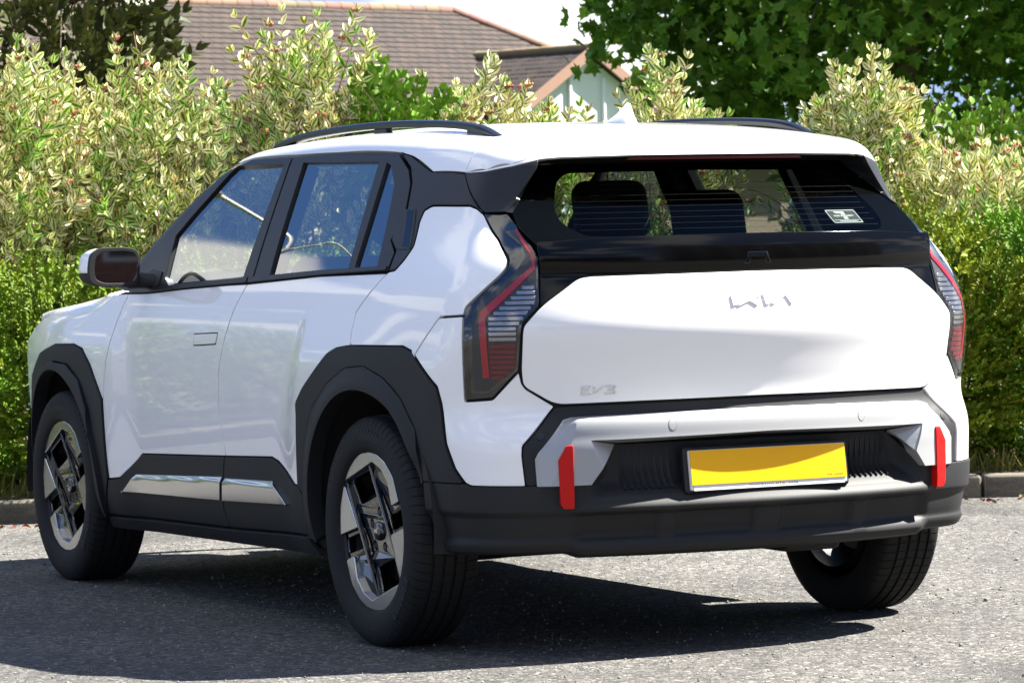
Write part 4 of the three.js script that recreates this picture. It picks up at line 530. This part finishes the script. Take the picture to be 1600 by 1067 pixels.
[[-4.6, 1.1], [-3.2, 1.15], [-1.9, 1.1], [-.75, 1.0], [.2, 1.08], [1.15, 1.1], [2.1, 1.1], [3.05, 1.15], [3.95, 1.25], [4.75, 1.28], [5.7, 1.2], [6.7, 1.15], [7.7, 1.2], [8.7, 1.15], [9.7, 1.2]].forEach(([a, h], i) => hedgePlant(['leftmost yellow-green hedge plant beyond the left edge', 'hedge plant left of the car, second along the kerb', 'hedge plant left of the car nose, third along the kerb', 'dense yellow-green hedge plant at the left edge, below the cream shrubs', 'dense yellow-green hedge plant directly behind the car\'s front wheel', 'hedge plant hidden behind the front door of the car', 'hedge plant hidden behind the rear door of the car', 'hedge plant hidden behind the tailgate of the car', 'hedge plant right beside the car\'s right tail lamp', 'bright hedge plant at the right edge above the kerb joint', 'hedge plant beyond the right edge of the picture', 'hedge plant second beyond the right edge', 'hedge plant third beyond the right edge', 'hedge plant fourth beyond the right edge', 'hedge plant fifth beyond the right edge'][i], a, .78 + (i % 2) * .1, .68, .6, h, i > 2 && i < 10 ? 2500 : 1500, [.085 + .02 * (i % 3), .18 + .02 * (i % 2), .01], HG));
const DG = 'cream-variegated dogwood shrubs', dog = (label, a, b, rx, h, shoots, o = {}) => leafyShrub('dogwood_shrub', label, 'shrub', a, b, { rx, rz: rx * .8, base: .55, h, shoots, shoot: .24, nodes: 4, stems: 12, leaves: variegated, heads: Math.round(shoots * .22), group: DG, ...o });
dog('cream-edged dogwood filling the left edge with red-brown flower heads', -.25, 1.75, .75, 2.0, 880, { heads: 260 });
dog('cream-edged dogwood left of the car roof, against the dark elder', .5, 1.85, .7, 1.9, 860);
dog('cream-edged dogwood with tall shoots in front of the brown roof', 1.28, 1.8, .48, 2.1, 620);
dog('cream-edged dogwood behind the middle of the roof rail', 2.0, 1.9, .5, 1.86, 500);
dog('low cream-edged dogwood below the small gable', 2.5, 1.85, .42, 1.66, 300);
dog('cream-edged dogwood clump right of the aerial fin', 3.05, 1.85, .32, 1.84, 250);
dog('cream-edged dogwood rising behind the right end of the roof', 3.98, 1.75, .33, 1.9, 380);
dog('cream-edged dogwood at the right edge beyond the tail lamp', 4.55, 1.5, .5, 1.46, 480);
dog('tall cream-edged dogwood beyond the left edge', -1.4, 1.8, .8, 2.1, 420);
leafyShrub('green_shrub', 'bright green leafy shrub among the dogwoods above the roof rail', 'shrub', 1.68, 1.65, { rx: .26, rz: .26, base: 1.0, h: 1.9, shoots: 190, shoot: .22, nodes: 4, stems: 6, leaves: freshLeaf });
leafyShrub('green_shrub', 'bright green leafy shrub at the right edge under the tree', 'shrub', 4.6, 2.2, { rx: .4, rz: .35, base: .9, h: 1.72, shoots: 170, shoot: .24, nodes: 4, stems: 6, leaves: freshLeaf });
const elder = leafyShrub('elder_shrub', 'dark elder bush at the top left with a white flower head', 'shrub', -.15, 3.4, { rx: .8, rz: .8, base: 1.0, h: 3.3, shoots: 700, shoot: .3, nodes: 4, stems: 9, leaves: elderLeaf, leaf: 1.2, bark: barkMat });
{ const fl = []; for (let i = 0; i < 90; i++) { const r = .075 * Math.sqrt(rnd()), t = rr(0, 6.28), s = new THREE.IcosahedronGeometry(rr(.004, .007), 0); s.translate(Math.cos(t) * r, rr(-.006, .006) - r * .15, Math.sin(t) * r); fl.push(s); } const f = mesh('flower_head', fl, std([.62, .6, .5], .8), elder); f.position.set(.6, 2.39, .72); f.rotation.x = .5; }
{ // grass and weeds along the kerb
  const blade = leafGeo(.12, .007, .3, .35, [.1, .12, .03]), l = []; for (let i = 0; i < 5200; i++) { const a = rr(-2, 6.4), b = .17 + .28 * rnd() ** 1.6; const p = kw(a, b, .07), v = rr(.6, 1.5); l.push({ m: place(V3(...p), V3(rr(-.5, .5), 1, rr(-.5, .5)).normalize(), rr(0, 6.28), rr(.35, 1.2) * (.5 + vnoise(a * 2.3, 1) )), c: new THREE.Color().setRGB(v * rr(1, 1.4), v, v * .8) }); }
  const im = instanced('kerbside_grass', blade, LM, l, scene); im.userData.label = 'thin grass and weeds growing behind the kerb'; im.userData.category = 'grass';
}
{ // dry leaves and grit gathered in the gutter
  const lf = leafGeo(.035, .018, .4, .5, [.12, .07, .03]), l = []; for (let i = 0; i < 520; i++) { const a = rr(-2, 6.4), b = -.16 - .2 * rnd() ** 3, s = rr(.3, 1.1); l.push({ m: place(V3(...kw(a, b, .004 + .006 * s)), V3(rr(-1, 1), rr(-.1, .25), rr(-1, 1)).normalize(), rr(0, 6.28), s), c: new THREE.Color().setRGB(rr(.5, 1.6), rr(.5, 1.4), rr(.5, 1.2)) }); }
  const im = instanced('leaf_litter', lf, std([1, 1, 1], .9, { vertexColors: true, side: THREE.DoubleSide }), l, scene); im.userData.label = 'dry brown leaves lying in the gutter by the kerb'; im.userData.category = 'leaf litter';
}
// ---------------------------------------------------------------- trees
function tree(name, label, a, b, H, crown, o) {
  const g = thing(name, label, 'tree', kw(a, b, 0), 0, o.group), ends = [];
  const trunkTop = V3(rr(-.2, .2), H * .45, rr(-.2, .2)); mesh('trunk', tube([[0, -.1, 0], [.05, H * .15, .03], [trunkTop.x * .6, H * .3, 0], trunkTop.toArray()], t => o.tr * (1.15 - .6 * t), 10, 12), barkMat, g);
  for (let k = 0; k < o.limbs; k++) { const t = k * 2.4 + rr(-.3, .3), e = rr(-.25, 1), R = crown.r * rr(.6, .9), q = V3(Math.cos(t) * R * Math.sqrt(1 - .6 * e * e), crown.y + e * crown.h * .7, Math.sin(t) * R * Math.sqrt(1 - .6 * e * e)), s = trunkTop.clone().multiplyScalar(rr(.6, 1)); s.x *= .6; s.z *= .6; mesh('branch', tube([s.toArray(), s.clone().lerp(q, .4).add(V3(0, .3, 0)).toArray(), s.clone().lerp(q, .75).add(V3(rr(-.2, .2), .2, rr(-.2, .2))).toArray(), q.toArray()], f => o.tr * .38 * (1 - .85 * f), 6, 10), barkMat, g); ends.push(q); }
  const leaves = [], twigs = [];
  for (let k = 0; k < o.clumps; k++) { const t = rr(0, 6.28), c = rr(-1, 1), s = Math.sqrt(1 - c * c), rad = .45 + .55 * Math.sqrt(rnd()), lump = .78 + .44 * fbm(Math.cos(t) * s * 1.6 + 3, c * 1.6, Math.sin(t) * s * 1.6 + 8, 3); const ctr = V3(Math.cos(t) * s * crown.r * rad * lump, crown.y + c * crown.h * rad * lump, Math.sin(t) * s * crown.r * rad * lump), n = o.per * rr(.6, 1.4), cr = o.cl * rr(.6, 1.3), tn = rr(.75, 1.15); const near = ends.reduce((m, e) => e.distanceTo(ctr) < m.distanceTo(ctr) ? e : m, ends[0]); if (k % 3 === 0) { const dd = ctr.clone().sub(near), L = dd.length(); if (L > .05) twigs.push({ m: new THREE.Matrix4().compose(near, new THREE.Quaternion().setFromUnitVectors(Y3, dd.normalize()), V3(1, L, 1)), c: new THREE.Color(1, 1, 1) }); }
    for (let i = 0; i < n; i++) { const p = ctr.clone().add(V3(rr(-1, 1), rr(-.7, .7), rr(-1, 1)).multiplyScalar(cr)), d = V3(rr(-1, 1), rr(-.9, .5), rr(-1, 1)).normalize(), v = tn * rr(.75, 1.2); leaves.push({ m: place(p, d, rr(0, 6.28), rr(.7, 1.25)), c: new THREE.Color().setRGB(v * rr(.9, 1.25), v, v * rr(.7, 1)) }); } }
  instanced('crown', o.leaf, TM, leaves, g); instanced('twigs', new THREE.CylinderGeometry(.004, .011, 1, 5).translate(0, .5, 0), barkMat, twigs, g); return g;
}
const mapleLeaf = (() => { const pts = [[0, 0], [.18, .12], [.5, .1], [.36, .32], [.52, .58], [.24, .55], [.16, .78], [0, 1], [-.16, .78], [-.24, .55], [-.52, .58], [-.36, .32], [-.5, .1], [-.18, .12]].map(q => [q[0] * .13, q[1] * .12]), P = [], C = []; for (let i = 0; i < pts.length; i++) { const p = pts[i], q = pts[(i + 1) % pts.length]; P.push(0, .045, -.008, ...[p[0], p[1], Math.abs(p[0]) * .25], ...[q[0], q[1], Math.abs(q[0]) * .25]); C.push(...[.09, .2, .019, .1, .225, .022, .1, .225, .022]); } const g = new THREE.BufferGeometry(); g.setAttribute('position', new THREE.Float32BufferAttribute(P, 3)); g.setAttribute('color', new THREE.Float32BufferAttribute(C, 3)); g.computeVertexNormals(); return g; })();
tree('maple_tree', 'large dark green maple overhanging the right background', 6.0, 13.5, 8, { r: 2.75, y: 4.5, h: 2.9 }, { tr: .2, limbs: 22, clumps: 620, per: 46, cl: .42, leaf: mapleLeaf });
tree('slender_tree', 'slender tree beyond the left edge, mirrored in the car windows', -14, 18, 10, { r: 1.2, y: 6, h: 4 }, { tr: .12, limbs: 14, clumps: 160, per: 40, cl: .35, leaf: mapleLeaf });
[[17, 34, 7], [23, 40, 8.5], [30, 44, 7.5], [38, 40, 9], [-13, 36, 8], [-21, 42, 9], [-30, 40, 8]].forEach(([a, b, H], i) => tree('field_tree', ['round field tree nearest the right edge, beyond the lawn', 'taller field tree second from the right edge', 'field tree third beyond the right edge', 'field tree farthest beyond the right edge', 'field tree nearest the left edge, beyond the lawn', 'field tree second beyond the left edge', 'field tree farthest beyond the left edge'][i], a, b, H, { r: H * .4, y: H * .55, h: H * .42 }, { tr: .2, limbs: 12, clumps: 150, per: 30, cl: .75, leaf: mapleLeaf.clone().scale(2.4, 2.4, 2.4), group: 'trees beyond the lawn' }));
{ const g = new THREE.PlaneGeometry(160, 120, 80, 60); g.rotateX(-Math.PI / 2); const P = g.attributes.position, C = []; for (let i = 0; i < P.count; i++) { const t = fbm(P.getX(i) * .2, P.getZ(i) * .2, 9, 4); C.push(.03 + .03 * t, .06 + .04 * t, .012 + .01 * t); } g.setAttribute('color', new THREE.Float32BufferAttribute(C, 3)); const m = struct(mesh('lawn', g, std([1, 1, 1], .95, { vertexColors: true }), scene)); m.position.set(...kw(3, 68.2, .03)); m.rotation.y = KTURN; }
// ---------------------------------------------------------------- bungalow with tiled roof
{ const th = 40 * Math.PI / 180, dA = [Math.cos(th), Math.sin(th)], dB = [Math.sin(th), -Math.cos(th)];        // along the main ridge and down its slope, in kerb coordinates
  const E = [4.25, 62.5], HY = 5.95, RUN = 5, DROP = 3.25, LEN = 17, HIP = 6;
  const h = thing('bungalow', 'bungalow with brown tiled hip roof behind the hedge', 'house', kw(...E, 0), KTURN);
  const L = (p, q, y) => [dA[0] * p + dB[0] * q, y, -(dA[1] * p + dB[1] * q)];                                 // p along ridge, q down slope -> house-local
  const quad = (a, b, c, d) => ruled([a, b], [d, c]);
  const wallM = std([.42, .3, .22], .9), roofUnder = std([.1, .075, .06], .9);
  mesh('wall', [quad(L(-LEN, RUN - .5, 0), L(HIP - .5, RUN - .5, 0), L(HIP - .5, RUN - .5, 2.75), L(-LEN, RUN - .5, 2.75)), quad(L(HIP - .5, RUN - .5, 0), L(HIP - .5, -RUN + .5, 0), L(HIP - .5, -RUN + .5, 2.75), L(HIP - .5, RUN - .5, 2.75)), quad(L(HIP - .5, -RUN + .5, 0), L(-LEN, -RUN + .5, 0), L(-LEN, -RUN + .5, 2.75), L(HIP - .5, -RUN + .5, 2.75)), quad(L(-LEN, -RUN + .5, 0), L(-LEN, RUN - .5, 0), L(-LEN, RUN - .5, 2.75), L(-LEN, -RUN + .5, 2.75))], wallM, h);
  const roof = mesh('roof', [ruled([L(-LEN, 0, HY - .06), L(0, 0, HY - .06)], [L(-LEN, RUN, HY - DROP - .06), L(HIP, RUN, HY - DROP - .06)]), ruled([L(-LEN, 0, HY - .06), L(0, 0, HY - .06)], [L(-LEN, -RUN, HY - DROP - .06), L(HIP, -RUN, HY - DROP - .06)]), ruled([L(0, 0, HY - .06), L(0, 0, HY - .06)], [L(HIP, RUN, HY - DROP - .06), L(HIP, -RUN, HY - DROP - .06)])], roofUnder, h);
  const tg = new RoundedBoxGeometry(.262, .03, .25, 1, .008), tm = [0, 1, 2, 3].map(i => std([[.025, .0165, .0125], [.029, .019, .0145], [.021, .0145, .0115], [.034, .021, .015]][i], .9)), slope = Math.atan2(DROP, RUN) - .1, rest = []; let single = 0;
  const rotQ = new THREE.Quaternion().setFromRotationMatrix(new THREE.Matrix4().makeBasis(V3(dA[0], 0, -dA[1]), V3(dB[0] * Math.sin(slope), Math.cos(slope), -dB[1] * Math.sin(slope)), V3(dA[0], 0, -dA[1]).cross(V3(dB[0] * Math.sin(slope), Math.cos(slope), -dB[1] * Math.sin(slope)))));
  for (let r = 0; r < 29; r++) for (let c = 0; c < 84; c++) { const f = (r + .5) / 29, p = -LEN + .13 + c * .267 + (r % 2) * .133; if (p > HIP * f - .1) continue; const q = RUN * f, pos = L(p, q, HY - DROP * f + .012 + rr(-.003, .003)), inView = p > -6 && q < 3.6; if (inView && single < 300 && p > -5.2 + (r > 8 ? 2 : 0)) { const t = mesh('roof_tile', tg, tm[Math.floor(rnd() * 4)], roof); t.position.set(...pos); t.quaternion.copy(rotQ); single++; } else rest.push({ m: new THREE.Matrix4().compose(V3(...pos), rotQ, V3(1, 1, 1)), c: (() => { const v = rr(.75, 1.25); return new THREE.Color(v, v * rr(.92, 1), v * rr(.85, 1)); })() }); }
  instanced('roof_tiles', tg, std([.0265, .0178, .0135], .9), rest, roof);
  const rid = []; const cap = (A, B) => { const d = V3(...B).sub(V3(...A)), n = Math.round(d.length() / .4); for (let i = 0; i < n; i++) { const g = new THREE.CylinderGeometry(.11, .12, .41, 8, 1, false); const m = mesh('ridge_tile', g, std([.13 + rr(-.02, .06), .09 + rr(-.02, .02), .06], .9), roof); m.position.set(...V3(...A).addScaledVector(d, (i + .5) / n).toArray()); m.quaternion.setFromUnitVectors(Y3, d.clone().normalize()); } };
  cap(L(-9, 0, HY), L(0, 0, HY)); cap(L(0, 0, HY), L(HIP, RUN, HY - DROP));
  // gabled porch wing
  const wy = 4.87, q0 = 1.5, q1 = 4.85, p0 = -.78, hw = 1.75, wd = 1.06, ext = .22;
  const wing = mesh('porch_roof', [ruled([L(p0, q0, wy), L(p0, q1 + ext, wy)], [L(p0 - hw, q0, wy - wd), L(p0 - hw, q1 + ext, wy - wd)]), ruled([L(p0, q0, wy), L(p0, q1 + ext, wy)], [L(p0 + hw, q0, wy - wd), L(p0 + hw, q1 + ext, wy - wd)])], roofUnder, h);
  const ws = Math.atan2(wd, hw), wq = new THREE.Quaternion().setFromRotationMatrix((() => { const x = V3(dB[0], 0, -dB[1]), y = V3(-dA[0] * Math.sin(ws), Math.cos(ws), dA[1] * Math.sin(ws)); return new THREE.Matrix4().makeBasis(x, y, x.clone().cross(y)); })());
  for (let r = 0; r < 11; r++) for (let c = 0; c < 13; c++) { const f = (r + .5) / 11, t = mesh('roof_tile', tg, tm[Math.floor(rnd() * 4)], wing); t.position.set(...L(p0 - hw * f, q0 + .13 + c * .267 + (r % 2) * .1, wy - wd * f + .02)); t.quaternion.copy(wq); }
  for (let i = 0; i < 9; i++) { const m = mesh('ridge_tile', new THREE.CylinderGeometry(.1, .11, .4, 8), std([.15, .1 + rr(0, .03), .06], .9), wing); m.position.set(...L(p0, q0 + .3 + i * .4, wy + .02)); m.quaternion.setFromUnitVectors(Y3, V3(dB[0], 0, -dB[1])); }
  for (const s of [-1, 1]) { const A = V3(...L(p0, q1 + ext + .02, wy - .02)), B = V3(...L(p0 + s * (hw + .1), q1 + ext + .02, wy - wd - .08)), d = B.clone().sub(A), g = new THREE.BoxGeometry(.05, d.length(), .2), m = mesh('bargeboard', g, std([.22, .125, .085], .7), wing); m.position.copy(A.clone().lerp(B, .5)); const y = d.clone().normalize(), x = V3(dB[0], 0, -dB[1]), z = x.clone().cross(y); m.quaternion.setFromRotationMatrix(new THREE.Matrix4().makeBasis(x, y, z)); }
  mesh('gable_wall', [ruled([L(p0, q1, wy - .1), L(p0, q1, wy - .1)], [L(p0 - hw + .1, q1, wy - wd), L(p0 + hw - .1, q1, wy - wd)]), quad(L(p0 - hw + .15, q1, 0), L(p0 + hw - .15, q1, 0), L(p0 + hw - .15, q1, wy - wd), L(p0 - hw + .15, q1, wy - wd)), quad(L(p0 - hw + .15, q1, 0), L(p0 - hw + .15, q0, 0), L(p0 - hw + .15, q0, wy - wd), L(p0 - hw + .15, q1, wy - wd))], std([.56, .58, .58], .7), h);
  for (const p of [-.5, .45]) { const m = mesh('gable_batten', new THREE.BoxGeometry(.07, 2.6, .05), std([.6, .64, .66], .7), h); m.position.set(...L(p0 + p, q1 + .04, 3.0)); m.rotation.y = -th; }
}
// ---------------------------------------------------------------- street lamps and the brick building that the car mirrors
function lampPost(label, pos, H, arms, turn) {
  const g = thing('street_lamp', label, 'street lamp', pos, turn), m = std([.3, .31, .31], .5, { metalness: .6 });
  mesh('post', tube([[0, 0, 0], [0, H * .3, 0], [0, H * .7, 0], [0, H - .4, 0]], t => .075 - .03 * t, 10, 12), m, g);
  for (const s of arms) { mesh('arm', tube([[0, H - .45, 0], [s * .25, H - .1, 0], [s * .9, H + .12, 0], [s * 1.5, H + .18, 0]], .028, 8), m, g); const hd = new THREE.SphereGeometry(1, 16, 10); hd.scale(.36, .07, .14); const k = mesh('lamp_head', hd, m, g); k.position.set(s * 1.75, H + .18, 0); }
  return g;
}
lampPost('grey street lamp column at the far right edge', kw(9.25, 25), 7, [-1], KTURN);
lampPost('twin-arm street lamp beyond the left edge, mirrored in the rear door window', [-7.25, 0, -21.4], 7.6, [-1, 1], .9);
function brickBuilding(label, pos, turn, Wd, floors) {
  const g = thing('brick_building', label, 'building', pos, turn), H = floors * 3.6 + 1.4, n = Math.round(Wd / 3);
  mesh('wall', new THREE.BoxGeometry(Wd, H, 12).translate(0, H / 2, 6), std([1, 1, 1], .9, { map: brickTex }), g);
  mesh('parapet', new THREE.BoxGeometry(Wd + .4, .4, 12.4).translate(0, H + .2, 6), std([.5, .5, .48], .8), g);
  for (let k = 0; k <= n; k++) { mesh('column', rbox(.45, H - .2, .35, .03, -Wd / 2 + .3 + k * (Wd - .6) / n, H / 2 - .1, -.16), std([.62, .66, .66], .7), g); if (k < n) for (let f = 0; f < floors; f++) { const x = -Wd / 2 + .3 + (k + .5) * (Wd - .6) / n, w = mesh('window', rbox(1.5, 1.8, .12, .02, x, 1.8 + f * 3.6, -.02), std([.5, .52, .52], .6), g); mesh('pane', new THREE.BoxGeometry(1.36, 1.66, .02).translate(x, 1.8 + f * 3.6, -.09), phy([.02, .025, .03], .05), w); } }
}
const brickTex = noiseTex(512, (u, v) => { const r = Math.floor(v * 64), x = u * 24 + (r % 2) * .5, mort = (v * 64 % 1) < .14 || (x % 1) < .05, t = hash3(Math.floor(x), r, 3); return mort ? [.5, .45, .4] : [.36 + .14 * t, .2 + .07 * t, .15 + .05 * t]; }, true, 6, 2);
brickBuilding('three-storey red brick building behind the camera, mirrored in the tailgate', [20, 0, 25], .2, 26, 3);
brickBuilding('single-storey red brick building far behind the car, mirrored in the door mirror', [-3, 0, 48], -.05, 24, 1);
renderer.render(scene, camera);
